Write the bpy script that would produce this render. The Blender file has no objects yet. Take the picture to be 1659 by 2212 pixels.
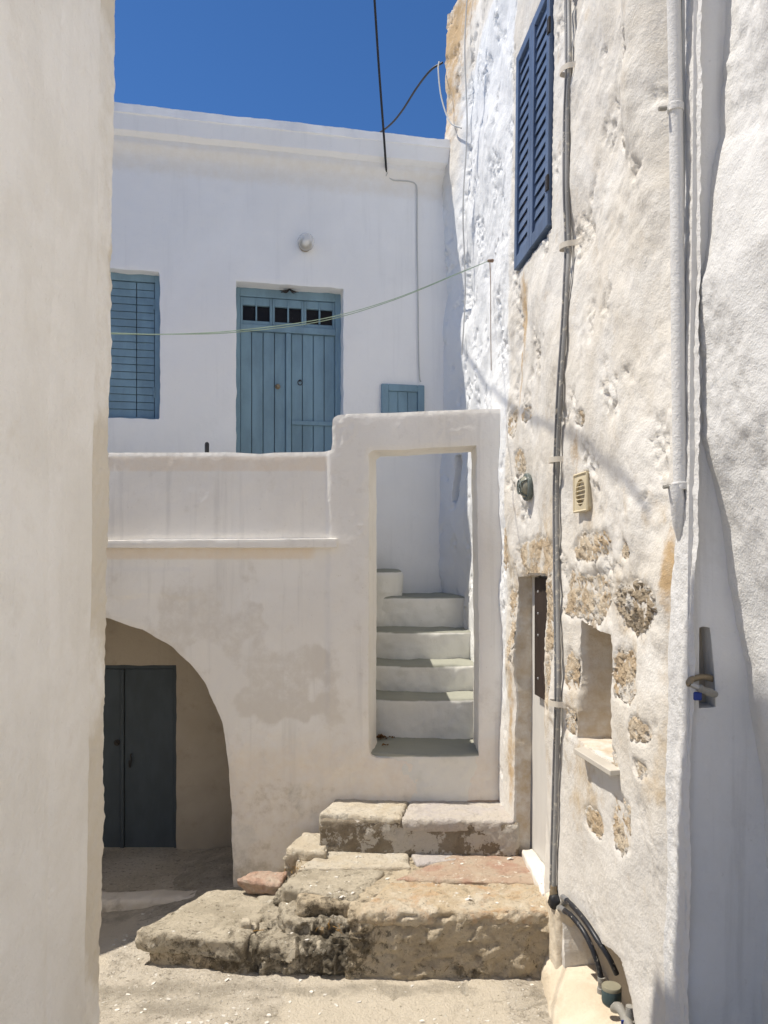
import bpy, bmesh, math, random
import numpy as np
from mathutils import Vector

random.seed(7)
rng = np.random.default_rng(11)
scene = bpy.context.scene
COL = scene.collection

# ------------------------------------------------------------------ camera, sky, sun, exposure
CZ, YH, F0, XC = 2.035, 1210.0, 1728.0, 829.5      # eye height; horizon row, focal length and centre column (1659 px wide frame)
cam_d = bpy.data.cameras.new("camera")
cam = bpy.data.objects.new("camera", cam_d)
COL.objects.link(cam)
cam.location = (0, 0, CZ)
cam.rotation_euler = (math.pi / 2, 0, 0)
cam_d.sensor_fit = 'HORIZONTAL'
cam_d.sensor_width = 36.0
cam_d.lens = 36.0 * F0 / 1659.0
cam_d.shift_y = (YH - 1106.0) / 1659.0
cam_d.clip_start = 0.05
cam_d.clip_end = 800
scene.camera = cam

SUN_T = Vector((0.5, -0.022, -1.0)).normalized()     # direction the light travels
world = bpy.data.worlds.new("World")
scene.world = world
world.use_nodes = True
wn = world.node_tree.nodes
sky = wn.new("ShaderNodeTexSky")
sky.sky_type = 'NISHITA'
sky.sun_disc = False
sky.sun_elevation = math.asin(-SUN_T.z)
sky.sun_rotation = math.atan2(-SUN_T.x, -SUN_T.y)
sky.altitude = 2500
sky.air_density = 1.0
sky.dust_density = 0.0
sky.ozone_density = 10.0
hs = wn.new("ShaderNodeHueSaturation")
hs.inputs["Saturation"].default_value = 1.08
world.node_tree.links.new(sky.outputs[0], hs.inputs["Color"])
world.node_tree.links.new(hs.outputs[0], wn["Background"].inputs[0])
wn["Background"].inputs[1].default_value = 0.112

sd = bpy.data.lights.new("sun", 'SUN')
sd.energy = 4.3
sd.angle = math.radians(0.53)
sd.color = (1.0, 0.935, 0.835)
sun = bpy.data.objects.new("sun", sd)
COL.objects.link(sun)
sun.rotation_euler = SUN_T.to_track_quat('-Z', 'Y').to_euler()
sun.location = (-4, 2, 10)
scene.view_settings.view_transform = 'Standard'
scene.view_settings.look = 'None'
scene.view_settings.exposure = 0.36
scene.view_settings.gamma = 1.0
try:
    scene.cycles.max_bounces = 8
    scene.cycles.diffuse_bounces = 5
    scene.cycles.caustics_reflective = False
    scene.cycles.caustics_refractive = False
except Exception:
    pass

# ------------------------------------------------------------------ noise
def _h2(ix, iy, seed):
    h = (ix.astype(np.int64) * 374761393 + iy.astype(np.int64) * 668265263 + seed * 974711) & 0xFFFFFFFF
    h = ((h ^ (h >> 13)) * 1274126177) & 0xFFFFFFFF
    return (h ^ (h >> 16)) & 0xFFFFFFFF

def noise2(x, y, seed=0):
    x = np.asarray(x, float); y = np.asarray(y, float)
    x, y = x * 0.8 - y * 0.6 + 31.7, x * 0.6 + y * 0.8 + 17.3
    ix = np.floor(x); iy = np.floor(y); fx = x - ix; fy = y - iy
    ux = fx * fx * fx * (fx * (fx * 6 - 15) + 10); uy = fy * fy * fy * (fy * (fy * 6 - 15) + 10)
    def g(dx, dy):
        a = _h2(ix + dx, iy + dy, seed) * (2 * math.pi / 4294967296.0)
        return np.cos(a) * (fx - dx) + np.sin(a) * (fy - dy)
    a = g(0, 0); b = g(1, 0); c = g(0, 1); d = g(1, 1)
    return ((a + (b - a) * ux) * (1 - uy) + (c + (d - c) * ux) * uy) * 1.5

def fbm2(x, y, seed=0, octv=4, gain=0.5):
    t = 0; a = 1.0; f = 1.0; n = 0
    for i in range(octv):
        t = t + a * noise2(x * f, y * f, seed + i * 13); n += a; a *= gain; f *= 2.03
    return t / n

def noise3(p, seed=0):
    p = np.asarray(p, float) + 57.31
    i = np.floor(p); f = p - i
    u = f * f * (3 - 2 * f)
    def hv(dx, dy, dz):
        h = ((i[:, 0] + dx).astype(np.int64) * 374761393 + (i[:, 1] + dy).astype(np.int64) * 668265263 + (i[:, 2] + dz).astype(np.int64) * 1440662683 + seed * 974711) & 0xFFFFFFFF
        h = ((h ^ (h >> 13)) * 1274126177) & 0xFFFFFFFF
        return ((h ^ (h >> 16)) & 0xFFFFFFFF) / 2147483648.0 - 1.0
    def lx(dy, dz):
        a = hv(0, dy, dz); return a + (hv(1, dy, dz) - a) * u[:, 0]
    a = lx(0, 0); a = a + (lx(1, 0) - a) * u[:, 1]
    b = lx(0, 1); b = b + (lx(1, 1) - b) * u[:, 1]
    return a + (b - a) * u[:, 2]

def fbm3(p, seed=0, octv=4, gain=0.5):
    t = 0; a = 1.0; f = 1.0; n = 0
    for k in range(octv):
        t = t + a * noise3(p * f, seed + k * 7); n += a; a *= gain; f *= 2.07
    return t / n

def sstep(a, b, x):
    t = np.clip((np.asarray(x, float) - a) / (b - a), 0, 1)
    return t * t * (3 - 2 * t)

# ------------------------------------------------------------------ photo rays to places
def P(xd, yd, Y):
    return np.array([(xd - XC) / F0 * Y, Y, CZ + (YH - yd) / F0 * Y])

def G(xd, yd, Z):
    Y = (CZ - Z) * F0 / (yd - YH)
    return np.array([(xd - XC) / F0 * Y, Y, Z])

RW0, RWS = 1.225, 0.1                       # right wall: X = RW0 - RWS * Y
def RWX(u):
    u = np.asarray(u, float)
    x = RW0 - RWS * u
    return np.where(u > 6.12, x - (u - 6.12) * 0.351, x)

def RU(xd, yd, off=0.0):                    # ray meets the right wall (off = metres in front of it)
    r = (xd - XC) / F0
    Y = (RW0 - off) / (r + RWS)
    return np.array([r * Y, Y, CZ + (YH - yd) / F0 * Y])

FA = np.array([0.9787, 0.2055, 0.0]); FN = np.array([0.2055, -0.9787, 0.0]); FO = np.array([0.455, 6.47, 0.0])
def FU(xd, yd):                             # ray meets the upper facade: (a, z)
    r = (xd - XC) / F0
    Y = 6.374 / (1 - 0.21 * r)
    return (r * Y - 0.455) / 0.9787, CZ + (YH - yd) / F0 * Y
def FP(a, z, n=0.0):
    return FO + FA * a + FN * n + np.array([0, 0, z])

# ------------------------------------------------------------------ object helpers
def wloc(o):
    v = Vector((0, 0, 0))
    while o is not None:
        v += o.location; o = o.parent
    return v

def thing(name, label, cat, loc=(0, 0, 0), group=None):
    o = bpy.data.objects.new(name, None)
    COL.objects.link(o)
    o.location = loc
    o.empty_display_size = 0.1
    o["label"] = label; o["category"] = cat
    if group: o["group"] = group
    return o

def mesh_from(name, V, faces, mat, parent=None, smooth=30, attrs=None, label=None, cat=None, group=None, kind=None, loc=None):
    V = np.asarray(V, float).reshape(-1, 3)
    if parent is not None:
        off = np.array(wloc(parent)); oloc = (0, 0, 0)
    elif loc is not None:
        off = np.array(loc); oloc = tuple(loc)
    else:
        lo = V.min(0); hi = V.max(0)
        off = np.array([(lo[0] + hi[0]) / 2, (lo[1] + hi[1]) / 2, lo[2]]); oloc = tuple(off)
    V = V - off
    me = bpy.data.meshes.new(name)
    if isinstance(faces, np.ndarray):
        nf, k = faces.shape
        me.vertices.add(len(V)); me.vertices.foreach_set("co", V.astype(np.float32).ravel())
        me.loops.add(nf * k); me.loops.foreach_set("vertex_index", faces.astype(np.int32).ravel())
        me.polygons.add(nf)
        me.polygons.foreach_set("loop_start", np.arange(0, nf * k, k, dtype=np.int32))
        me.polygons.foreach_set("loop_total", np.full(nf, k, dtype=np.int32))
        me.update(calc_edges=True)
        me.validate()
    else:
        me.from_pydata([tuple(v) for v in V], [], faces)
        me.update()
    if attrs:
        for k_, arr in attrs.items():
            at = me.attributes.new(k_, 'FLOAT', 'POINT')
            at.data.foreach_set("value", np.asarray(arr, np.float32))
    if smooth:
        me.polygons.foreach_set("use_smooth", np.ones(len(me.polygons), bool))
        me.set_sharp_from_angle(angle=math.radians(smooth))
    o = bpy.data.objects.new(name, me)
    COL.objects.link(o)
    o.location = oloc
    if parent is not None: o.parent = parent
    if mat is not None: me.materials.append(mat)
    if label: o["label"] = label
    if cat: o["category"] = cat
    if group: o["group"] = group
    if kind: o["kind"] = kind
    return o

def inpoly(px, py, poly):
    res = np.zeros(px.shape, bool)
    n = len(poly)
    for i in range(n):
        x0, y0 = poly[i]; x1, y1 = poly[(i + 1) % n]
        if y0 == y1: continue
        c = ((y0 > py) != (y1 > py)) & (px < (x1 - x0) * (py - y0) / (y1 - y0) + x0)
        res ^= c
    return res

def dense(poly, step=0.006, closed=True):
    out = []
    n = len(poly)
    for i in range(n if closed else n - 1):
        a = np.array(poly[i], float); b = np.array(poly[(i + 1) % n], float)
        k = max(1, int(np.linalg.norm(b - a) / step))
        for j in range(k): out.append(a + (b - a) * j / k)
    return np.array(out)

def wobble(poly, amp=0.006, freq=6, seed=1):
    d = dense(poly, 0.02)
    d = d + np.stack([fbm2(d[:, 0] * freq, d[:, 1] * freq, seed, 3), fbm2(d[:, 0] * freq + 9, d[:, 1] * freq, seed + 5, 3)], 1) * amp * 2
    return d

def sheet(us, vs, hfun, pfun, holes=(), jsteps=6):
    """Grid wall in (u, v); hfun gives relief and attributes, pfun(u, v, h) the place. A hole is
    dict(poly, depth, soft, shift): cells inside go, the rim snaps to the outline and is carried back by depth."""
    nu, nv = len(us), len(vs)
    U, V = np.meshgrid(us, vs, indexing='ij')
    U = U.copy(); V = V.copy()
    cu = (U[:-1, :-1] + U[1:, 1:]) / 2; cv = (V[:-1, :-1] + V[1:, 1:]) / 2
    owner = np.full(cu.shape, -1, int)
    for hi, h in enumerate(holes):
        owner[inpoly(cu, cv, h['poly'])] = hi
    soft = np.zeros(U.shape)
    vown = np.full(U.shape, -1, int)
    keepv = np.zeros(U.shape, bool)
    k = owner < 0
    for di in (0, 1):
        for dj in (0, 1):
            keepv[di:nu - 1 + di, dj:nv - 1 + dj] |= k
            sub = vown[di:nu - 1 + di, dj:nv - 1 + dj]
            sub[owner >= 0] = owner[owner >= 0]
    rim = keepv & (vown >= 0)
    for hi, h in enumerate(holes):
        d = dense(h['poly'], 0.004)
        m = rim & (vown == hi)
        idx = np.argwhere(m)
        if len(idx) == 0: continue
        q = np.stack([U[m], V[m]], 1)
        best = np.empty(len(q), int)
        for s in range(0, len(q), 400):
            dd = ((q[s:s + 400, None, :] - d[None]) ** 2).sum(2)
            best[s:s + 400] = dd.argmin(1)
        U[m] = d[best, 0]; V[m] = d[best, 1]
        r = h.get('soft', 0.02)
        if r > 0:
            lo = d.min(0) - r * 2.5; hi_ = d.max(0) + r * 2.5
            mm = keepv & (U > lo[0]) & (U < hi_[0]) & (V > lo[1]) & (V < hi_[1])
            q = np.stack([U[mm], V[mm]], 1)
            ds = d[::4]
            dist = np.empty(len(q))
            for s in range(0, len(q), 2000):
                dist[s:s + 2000] = np.sqrt(((q[s:s + 2000, None, :] - ds[None]) ** 2).sum(2).min(1))
            soft[mm] = np.maximum(soft[mm], np.exp(-(dist / r) ** 1.3) * r * 0.55)
    h, at = hfun(U.ravel(), V.ravel())
    h = h - soft.ravel()
    VV = pfun(U.ravel(), V.ravel(), h)
    ids = np.arange(nu * nv).reshape(nu, nv)
    q = np.stack([ids[:-1, :-1], ids[1:, :-1], ids[1:, 1:], ids[:-1, 1:]], -1)
    F = [q[k]]
    verts = [VV]; nxt = nu * nv
    extra_src = []; extra_set = []
    # rim edges
    for hi, hh in enumerate(holes):
        if not hh.get('depth'): continue
        edges = []
        ok = owner == hi
        # edges between cells along u (shared edge at i+1)
        a = k[:-1, :] & ok[1:, :]
        for i, j in np.argwhere(a): edges.append((ids[i + 1, j], ids[i + 1, j + 1]))
        a = ok[:-1, :] & k[1:, :]
        for i, j in np.argwhere(a): edges.append((ids[i + 1, j + 1], ids[i + 1, j]))
        a = k[:, :-1] & ok[:, 1:]
        for i, j in np.argwhere(a): edges.append((ids[i + 1, j + 1], ids[i, j + 1]))
        a = ok[:, :-1] & k[:, 1:]
        for i, j in np.argwhere(a): edges.append((ids[i, j + 1], ids[i + 1, j + 1]))
        if not edges: continue
        rv = sorted({x for e in edges for x in e})
        pos = {v: n for n, v in enumerate(rv)}
        ru = U.ravel()[rv]; rvv = V.ravel()[rv]; rh = h[rv]
        rings = [np.array(rv)]
        dp = hh['depth']
        for s in range(1, jsteps + 1):
            t = s / jsteps
            uu, vv = ru.copy(), rvv.copy()
            if hh.get('shift'):
                du, dv = hh['shift'](ru, rvv); uu = uu + du * t; vv = vv + dv * t
            wob = 0.004 * noise2(ru * 9 + t * 3, rvv * 9 + t * 5, 77) * (t < 1)
            verts.append(pfun(uu + wob, vv + wob, rh * (1 - t) - dp * t))
            rings.append(np.arange(nxt, nxt + len(rv))); nxt += len(rv)
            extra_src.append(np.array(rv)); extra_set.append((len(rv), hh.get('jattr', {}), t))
        e = np.array([[pos[x], pos[y]] for x, y in edges])
        for s in range(jsteps):
            F.append(np.stack([rings[s][e[:, 1]], rings[s][e[:, 0]], rings[s + 1][e[:, 0]], rings[s + 1][e[:, 1]]], 1))
    VV = np.concatenate(verts); F = np.concatenate(F)
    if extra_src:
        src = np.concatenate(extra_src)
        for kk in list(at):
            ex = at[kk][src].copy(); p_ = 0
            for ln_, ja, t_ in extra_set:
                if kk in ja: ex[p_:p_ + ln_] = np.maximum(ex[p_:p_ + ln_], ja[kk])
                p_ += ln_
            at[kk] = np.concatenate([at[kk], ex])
    used = np.zeros(len(VV), bool); used[F.ravel()] = True
    remap = np.cumsum(used) - 1
    return VV[used], remap[F], {kk: v[used] for kk, v in at.items()}

def gl(a, b, step):
    return np.linspace(a, b, max(2, int(round((b - a) / step)) + 1))

def hexa(c, bevel=0.0, segs=1):
    """8 corners: bottom 4 then top 4 -> verts, faces (bevelled)"""
    bm = bmesh.new()
    vs = [bm.verts.new(tuple(x)) for x in c]
    for f in ((3, 2, 1, 0), (4, 5, 6, 7), (0, 1, 5, 4), (1, 2, 6, 5), (2, 3, 7, 6), (3, 0, 4, 7)):
        bm.faces.new([vs[i] for i in f])
    if bevel > 0:
        bmesh.ops.bevel(bm, geom=list(bm.edges), offset=bevel, segments=segs, affect='EDGES', profile=0.5)
    bm.verts.index_update()
    V = [tuple(v.co) for v in bm.verts]; Fc = [[v.index for v in f.verts] for f in bm.faces]
    bm.free()
    return V, Fc

def join(parts):
    V = []; Fc = []
    for v, f in parts:
        n = len(V); V += [tuple(x) for x in v]; Fc += [[i + n for i in q] for q in f]
    return V, Fc

def fbox(a0, a1, z0, z1, n0, n1, bevel=0.003):       # box on the upper facade frame
    c = [FP(a0, z0, n1), FP(a1, z0, n1), FP(a1, z0, n0), FP(a0, z0, n0), FP(a0, z1, n1), FP(a1, z1, n1), FP(a1, z1, n0), FP(a0, z1, n0)]
    return hexa(c, bevel)

RN = np.array([-1.0, -RWS, 0]) / math.hypot(1, RWS)
def rpt(u, z, off):                                  # a place by the right wall
    return np.array([RW0 - RWS * u, u, z]) + RN * off
def rbox(u0, u1, z0, z1, n0, n1, bevel=0.003):
    c = [rpt(u1, z0, n1), rpt(u0, z0, n1), rpt(u0, z0, n0), rpt(u1, z0, n0), rpt(u1, z1, n1), rpt(u0, z1, n1), rpt(u0, z1, n0), rpt(u1, z1, n0)]
    return hexa(c, bevel)
def xbox(x0, x1, y0, y1, z0, z1, bevel=0.003):
    c = [(x0, y0, z0), (x1, y0, z0), (x1, y1, z0), (x0, y1, z0), (x0, y0, z1), (x1, y0, z1), (x1, y1, z1), (x0, y1, z1)]
    return hexa(c, bevel)

def catmull(pts, n=6):
    p = np.array(pts, float)
    if len(p) < 3: return np.array([p[0] + (p[-1] - p[0]) * t for t in np.linspace(0, 1, n + 1)])
    q = np.vstack([2 * p[0] - p[1], p, 2 * p[-1] - p[-2]])
    out = []
    for i in range(1, len(q) - 2):
        for j in range(n):
            t = j / n
            out.append(0.5 * ((2 * q[i]) + (-q[i - 1] + q[i + 1]) * t + (2 * q[i - 1] - 5 * q[i] + 4 * q[i + 1] - q[i + 2]) * t * t + (-q[i - 1] + 3 * q[i] - 3 * q[i + 1] + q[i + 2]) * t ** 3))
    out.append(p[-1])
    return np.array(out)

def tube(pts, r, segs=8, n=6, curve=True, cap=True):
    p = catmull(pts, n) if curve else np.array(pts, float)
    m = len(p)
    rr = np.full(m, r) if np.isscalar(r) else np.interp(np.linspace(0, 1, m), np.linspace(0, 1, len(r)), r)
    T = np.gradient(p, axis=0); T /= np.linalg.norm(T, axis=1)[:, None] + 1e-9
    up = np.array([0, 0, 1.0]) if abs(T[0, 2]) < 0.9 else np.array([1.0, 0, 0])
    V = []; prev = None
    for i in range(m):
        a = np.cross(T[i], up) if prev is None else prev - T[i] * np.dot(prev, T[i])
        a /= np.linalg.norm(a) + 1e-9; prev = a
        b = np.cross(T[i], a)
        for s in range(segs):
            th = 2 * math.pi * s / segs
            V.append(p[i] + (a * math.cos(th) + b * math.sin(th)) * rr[i])
    Fc = []
    for i in range(m - 1):
        for s in range(segs):
            s2 = (s + 1) % segs
            Fc.append([i * segs + s, i * segs + s2, (i + 1) * segs + s2, (i + 1) * segs + s])
    if cap:
        Fc.append(list(range(segs))[::-1]); Fc.append([(m - 1) * segs + s for s in range(segs)])
    return V, Fc

def lathe(c, axis, prof, segs=20):
    """prof: (distance along axis, radius)"""
    ax = np.array(axis, float); ax /= np.linalg.norm(ax)
    up = np.array([0, 0, 1.0]) if abs(ax[2]) < 0.9 else np.array([1.0, 0, 0])
    a = np.cross(ax, up); a /= np.linalg.norm(a); b = np.cross(ax, a)
    V = []; Fc = []
    for d, r in prof:
        for s in range(segs):
            th = 2 * math.pi * s / segs
            V.append(np.array(c) + ax * d + (a * math.cos(th) + b * math.sin(th)) * max(r, 1e-4))
    for i in range(len(prof) - 1):
        for s in range(segs):
            s2 = (s + 1) % segs
            Fc.append([i * segs + s, i * segs + s2, (i + 1) * segs + s2, (i + 1) * segs + s])
    Fc.append(list(range(segs))[::-1]); Fc.append([(len(prof) - 1) * segs + s for s in range(segs)])
    return V, Fc

def rock(top, z0, res=0.02, rad=0.05, rough=0.02, seed=1, flare=0.0, nfreq=7.0, chip=0.0, lumps=0.0, botin=0.0, frac=0.0, fsize=0.07):
    """rough stone: top = four places (back-left, back-right, front-right, front-left), bottom at z0"""
    t = [np.array(p, float) for p in top]
    cen = sum(t) / 4
    b = []
    for p in t:
        d = p - cen; q = p + d * flare; q = q - d * botin; q[2] = z0; b.append(q)
    L = (np.linalg.norm(t[1] - t[0]) + np.linalg.norm(t[2] - t[3])) / 2
    W = (np.linalg.norm(t[3] - t[0]) + np.linalg.norm(t[2] - t[1])) / 2
    H = cen[2] - z0
    n = [max(3, int(x / res)) for x in (L, W, H)]
    half = np.array([L, W, H]) / 2
    r = min(rad, half.min() * 0.95)
    V = []; Fq = []
    def face(ax, sgn):
        o = [i for i in range(3) if i != ax]
        A, B = np.meshgrid(np.linspace(-1, 1, n[o[0]] + 1), np.linspace(-1, 1, n[o[1]] + 1), indexing='ij')
        p = np.zeros(A.shape + (3,)); p[..., o[0]] = A; p[..., o[1]] = B; p[..., ax] = sgn
        base = sum(len(v) for v in V)
        ids = np.arange(A.size).reshape(A.shape) + base
        V.append(p.reshape(-1, 3))
        q = np.stack([ids[:-1, :-1], ids[1:, :-1], ids[1:, 1:], ids[:-1, 1:]], -1).reshape(-1, 4)
        flip = (sgn > 0) != (ax != 1)
        Fq.append(q[:, ::-1] if flip else q)
    for ax in range(3):
        for s in (-1, 1): face(ax, s)
    p = np.concatenate(V) * half; Fq = np.concatenate(Fq)
    key = np.round(p * 1e5).astype(np.int64)
    _, first, inv = np.unique(key, axis=0, return_index=True, return_inverse=True)
    p = p[first]; Fq = inv.ravel()[Fq]
    inner = np.clip(p, -half + r, half - r)
    d = p - inner; ln = np.linalg.norm(d, axis=1)[:, None]
    nrm = np.where(ln > 1e-9, d / np.maximum(ln, 1e-9), 0)
    p = inner + nrm * np.minimum(ln, r)
    uvw = (p / half + 1) / 2
    u, v, w = uvw[:, 0:1], 1 - uvw[:, 1:2], uvw[:, 2:3]
    def bil(c): return (c[0] * (1 - u) + c[1] * u) * (1 - v) + (c[3] * (1 - u) + c[2] * u) * v
    X = bil(b) * (1 - w) + bil(t) * w
    # outward displacement
    nn = p - np.clip(p, -half + r * 1.2, half - r * 1.2)
    nn = nn / (np.linalg.norm(nn, axis=1)[:, None] + 1e-6)
    side = 1 - np.abs(nn[:, 2]) * 0.42
    dsp = fbm3(X * nfreq, seed, 5, 0.55) * rough * side
    dsp += fbm3(X * nfreq * 5, seed + 3, 3) * rough * 0.35 * side
    if lumps: dsp += (np.abs(fbm3(X * nfreq * 2.6, seed + 9, 3)) - 0.2) * lumps * side
    if frac:
        r_ = np.random.default_rng(seed)
        lo, hi = X.min(0), X.max(0)
        K = int(np.clip(np.prod(np.maximum(hi - lo, fsize)) / fsize ** 3, 12, 420))
        cen_ = lo + (hi - lo) * r_.random((K, 3))
        dirs = r_.normal(size=(K, 3)) * 0.22; offs = r_.normal(size=K) * 0.5
        Xn = X + 0.02 * np.stack([noise3(X * 14, seed + 31), noise3(X * 14, seed + 32), noise3(X * 14, seed + 33)], 1)
        idx = np.empty(len(X), int)
        for s0 in range(0, len(X), 4000):
            idx[s0:s0 + 4000] = ((Xn[s0:s0 + 4000, None, :] - cen_[None]) ** 2).sum(2).argmin(1)
        dsp += frac * side * (offs[idx] + ((X - cen_[idx]) * dirs[idx]).sum(1) / fsize * 2)
    if chip:
        c = fbm3(X * np.array([9, 9, 22]), seed + 21, 3)
        dsp -= chip * sstep(0.12, 0.3, c) * side
    X = X + nn * dsp[:, None]
    return X, Fq

# ------------------------------------------------------------------ materials
class N:
    def __init__(s, name):
        s.m = bpy.data.materials.new(name); s.m.use_nodes = True
        s.nt = s.m.node_tree; s.n = s.nt.nodes; s.l = s.nt.links
        s.b = s.n["Principled BSDF"]
        s.tc = s.n.new("ShaderNodeTexCoord").outputs["Object"]
    def link(s, a, b): s.l.new(a, b)
    def noise(s, scale, detail=5, rough=0.55, vec=None, stretch=None, dist=0.0, off=(0, 0, 0)):
        t = s.n.new("ShaderNodeTexNoise")
        t.inputs["Scale"].default_value = scale; t.inputs["Detail"].default_value = detail; t.inputs["Roughness"].default_value = rough
        t.inputs["Distortion"].default_value = dist
        v = vec or s.tc
        mp = s.n.new("ShaderNodeMapping"); mp.inputs["Location"].default_value = off
        if stretch: mp.inputs["Scale"].default_value = stretch
        s.link(v, mp.inputs[0]); s.link(mp.outputs[0], t.inputs["Vector"])
        return t.outputs["Fac"]
    def ramp(s, x, a, b, lo=0.0, hi=1.0):
        r = s.n.new("ShaderNodeMapRange"); r.interpolation_type = 'SMOOTHSTEP'
        s.link(x, r.inputs[0])
        for i, v in zip((1, 2, 3, 4), (a, b, lo, hi)): r.inputs[i].default_value = v
        return r.outputs[0]
    def mix(s, f, a, b, blend='MIX'):
        m = s.n.new("ShaderNodeMix"); m.data_type = 'RGBA'; m.blend_type = blend
        for sock, v in ((m.inputs[0], f), (m.inputs[6], a), (m.inputs[7], b)):
            if hasattr(v, "links"): s.link(v, sock)
            elif isinstance(v, tuple): sock.default_value = (*v[:3], 1)
            else: sock.default_value = v
        return m.outputs[2]
    def math(s, op, a, b=0.0):
        m = s.n.new("ShaderNodeMath"); m.operation = op
        for sock, v in ((m.inputs[0], a), (m.inputs[1], b)):
            if hasattr(v, "links"): s.link(v, sock)
            else: sock.default_value = v
        return m.outputs[0]
    def attr(s, name):
        a = s.n.new("ShaderNodeAttribute"); a.attribute_name = name
        return a.outputs["Fac"]
    def bump(s, h, strength, dist, prev=None):
        b = s.n.new("ShaderNodeBump"); b.inputs["Strength"].default_value = strength; b.inputs["Distance"].default_value = dist
        s.link(h, b.inputs["Height"])
        if prev is not None: s.link(prev, b.inputs["Normal"])
        return b.outputs[0]
    def out(s, col, rough=0.9, normal=None, spec=0.2, metal=0.0):
        if isinstance(col, tuple): s.b.inputs["Base Color"].default_value = (*col[:3], 1)
        else: s.link(col, s.b.inputs["Base Color"])
        s.b.inputs["Roughness"].default_value = rough
        s.b.inputs["Specular IOR Level"].default_value = spec
        s.b.inputs["Metallic"].default_value = metal
        if normal is not None: s.link(normal, s.b.inputs["Normal"])
        return s.m

def plaster(name, c1, c2, streak=0.1, attrs=(), grain=0.6, brush=0.3, big=1.3, dirt=(0.45, 0.38, 0.28), dirt_amt=0.25, streak_col=None, fine=0.35, cracks=0):
    k = N(name)
    n1 = k.noise(big, 5, 0.6, dist=0.4)
    col = k.mix(k.ramp(n1, 0.38, 0.62), c1, c2)
    n2 = k.noise(7, 6, 0.65, off=(3, 1, 2))
    col = k.mix(k.ramp(n2, 0.55, 0.75, 0, dirt_amt), col, dirt)
    st = k.noise(13, 4, 0.65, stretch=(1, 1, 0.05), off=(5, 5, 5))
    col = k.mix(k.ramp(st, 0.52, 0.72, 0, streak), col, streak_col or tuple(x * 0.55 for x in c2))
    sp = k.noise(55, 3, 0.6, off=(1, 7, 3))
    col = k.mix(k.ramp(sp, 0.66, 0.76, 0, 0.35), col, dirt)
    if cracks:
        cn = k.math('ABSOLUTE', k.math('SUBTRACT', k.noise(cracks, 4, 0.6, off=(11, 3, 6)), 0.5))
        cm = k.ramp(k.noise(1.1, 2, 0.5, off=(6, 13, 2)), 0.50, 0.60)
        col = k.mix(k.math('MULTIPLY', k.ramp(cn, 0.0008, 0.003, 0.3, 0.0), cm), col, tuple(x * 0.5 for x in dirt))
    for aname, acol, edge in attrs:
        a = k.attr(aname)
        nz = k.noise(14, 6, 0.7, off=(2, 9, 4))
        f = k.math('ADD', a, k.math('MULTIPLY', k.math('SUBTRACT', nz, 0.5), edge))
        col = k.mix(k.ramp(f, 0.25, 0.75), col, acol)
    b = k.bump(k.noise(7, 4, 0.55, off=(7, 1, 1)), 0.35 * brush, 0.04)
    b = k.bump(k.noise(48, 5, 0.62), 0.5 * grain, 0.012, b)
    if fine: b = k.bump(k.noise(150, 3, 0.6), 0.5 * fine, 0.006, b)
    return k.out(col, 0.92, b, 0.15)

M = {}
M['white'] = plaster('whitewash_blue', (0.80, 0.82, 0.84), (0.76, 0.78, 0.80), 0.12, grain=0.35, brush=0.3, dirt=(0.6, 0.6, 0.58), dirt_amt=0.15)
M['facade'] = plaster('facade_whitewash', (0.82, 0.815, 0.80), (0.79, 0.785, 0.77), 0.10, grain=0.3, brush=0.25, dirt=(0.62, 0.62, 0.62), dirt_amt=0.12, attrs=(('warm', (0.74, 0.70, 0.63), 0.5),))
M['cream'] = plaster('terrace_plaster', (0.85, 0.82, 0.765), (0.805, 0.77, 0.71), 0.2, grain=0.45, brush=0.35, dirt=(0.52, 0.46, 0.38), dirt_amt=0.3,
                     attrs=(('warm', (0.79, 0.685, 0.555), 0.4), ('patch', (0.715, 0.67, 0.60), 1.1), ('damp', (0.47, 0.41, 0.32), 1.0)))
M['right'] = plaster('old_whitewash', (0.73, 0.70, 0.645), (0.66, 0.615, 0.54), 0.14, big=2.2, grain=0.75, brush=0.6, dirt=(0.56, 0.465, 0.345), dirt_amt=0.5, fine=0.7,
                     attrs=(('blue', (0.75, 0.755, 0.75), 0.35), ('grey', (0.66, 0.63, 0.58), 0.7), ('rust', (0.50, 0.355, 0.20), 1.1), ('raw', (0.52, 0.42, 0.29), 0.9)))  # last tint: bare plaster on the wall face, painted shade on the jambs
M['recess'] = plaster('bare_recess_render', (0.43, 0.37, 0.29), (0.38, 0.325, 0.25), 0.1, grain=0.5, brush=0.4, dirt=(0.25, 0.2, 0.14), dirt_amt=0.4)  # albedo lowered to paint in the shade inside the arch and niches
M['recess2'] = plaster('dirty_kerb_wash', (0.70, 0.64, 0.55), (0.60, 0.535, 0.44), 0.05, grain=0.7, brush=0.7, dirt=(0.3, 0.25, 0.18), dirt_amt=0.6)
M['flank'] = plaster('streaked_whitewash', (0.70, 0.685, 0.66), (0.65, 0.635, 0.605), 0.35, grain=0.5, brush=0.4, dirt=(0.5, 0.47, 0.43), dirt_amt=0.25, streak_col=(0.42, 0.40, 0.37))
M['fresh'] = plaster('fresh_whitewash', (0.86, 0.835, 0.79), (0.84, 0.815, 0.77), 0.03, dirt=(0.7, 0.68, 0.64), dirt_amt=0.1)  # extra white, only for the unseen wall that bounces sunlight
M['near'] = plaster('thick_whitewash', (0.68, 0.67, 0.65), (0.645, 0.635, 0.615), 0.03, grain=0.8, brush=0.6, fine=0.9, dirt=(0.66, 0.64, 0.62), dirt_amt=0.15)
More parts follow.
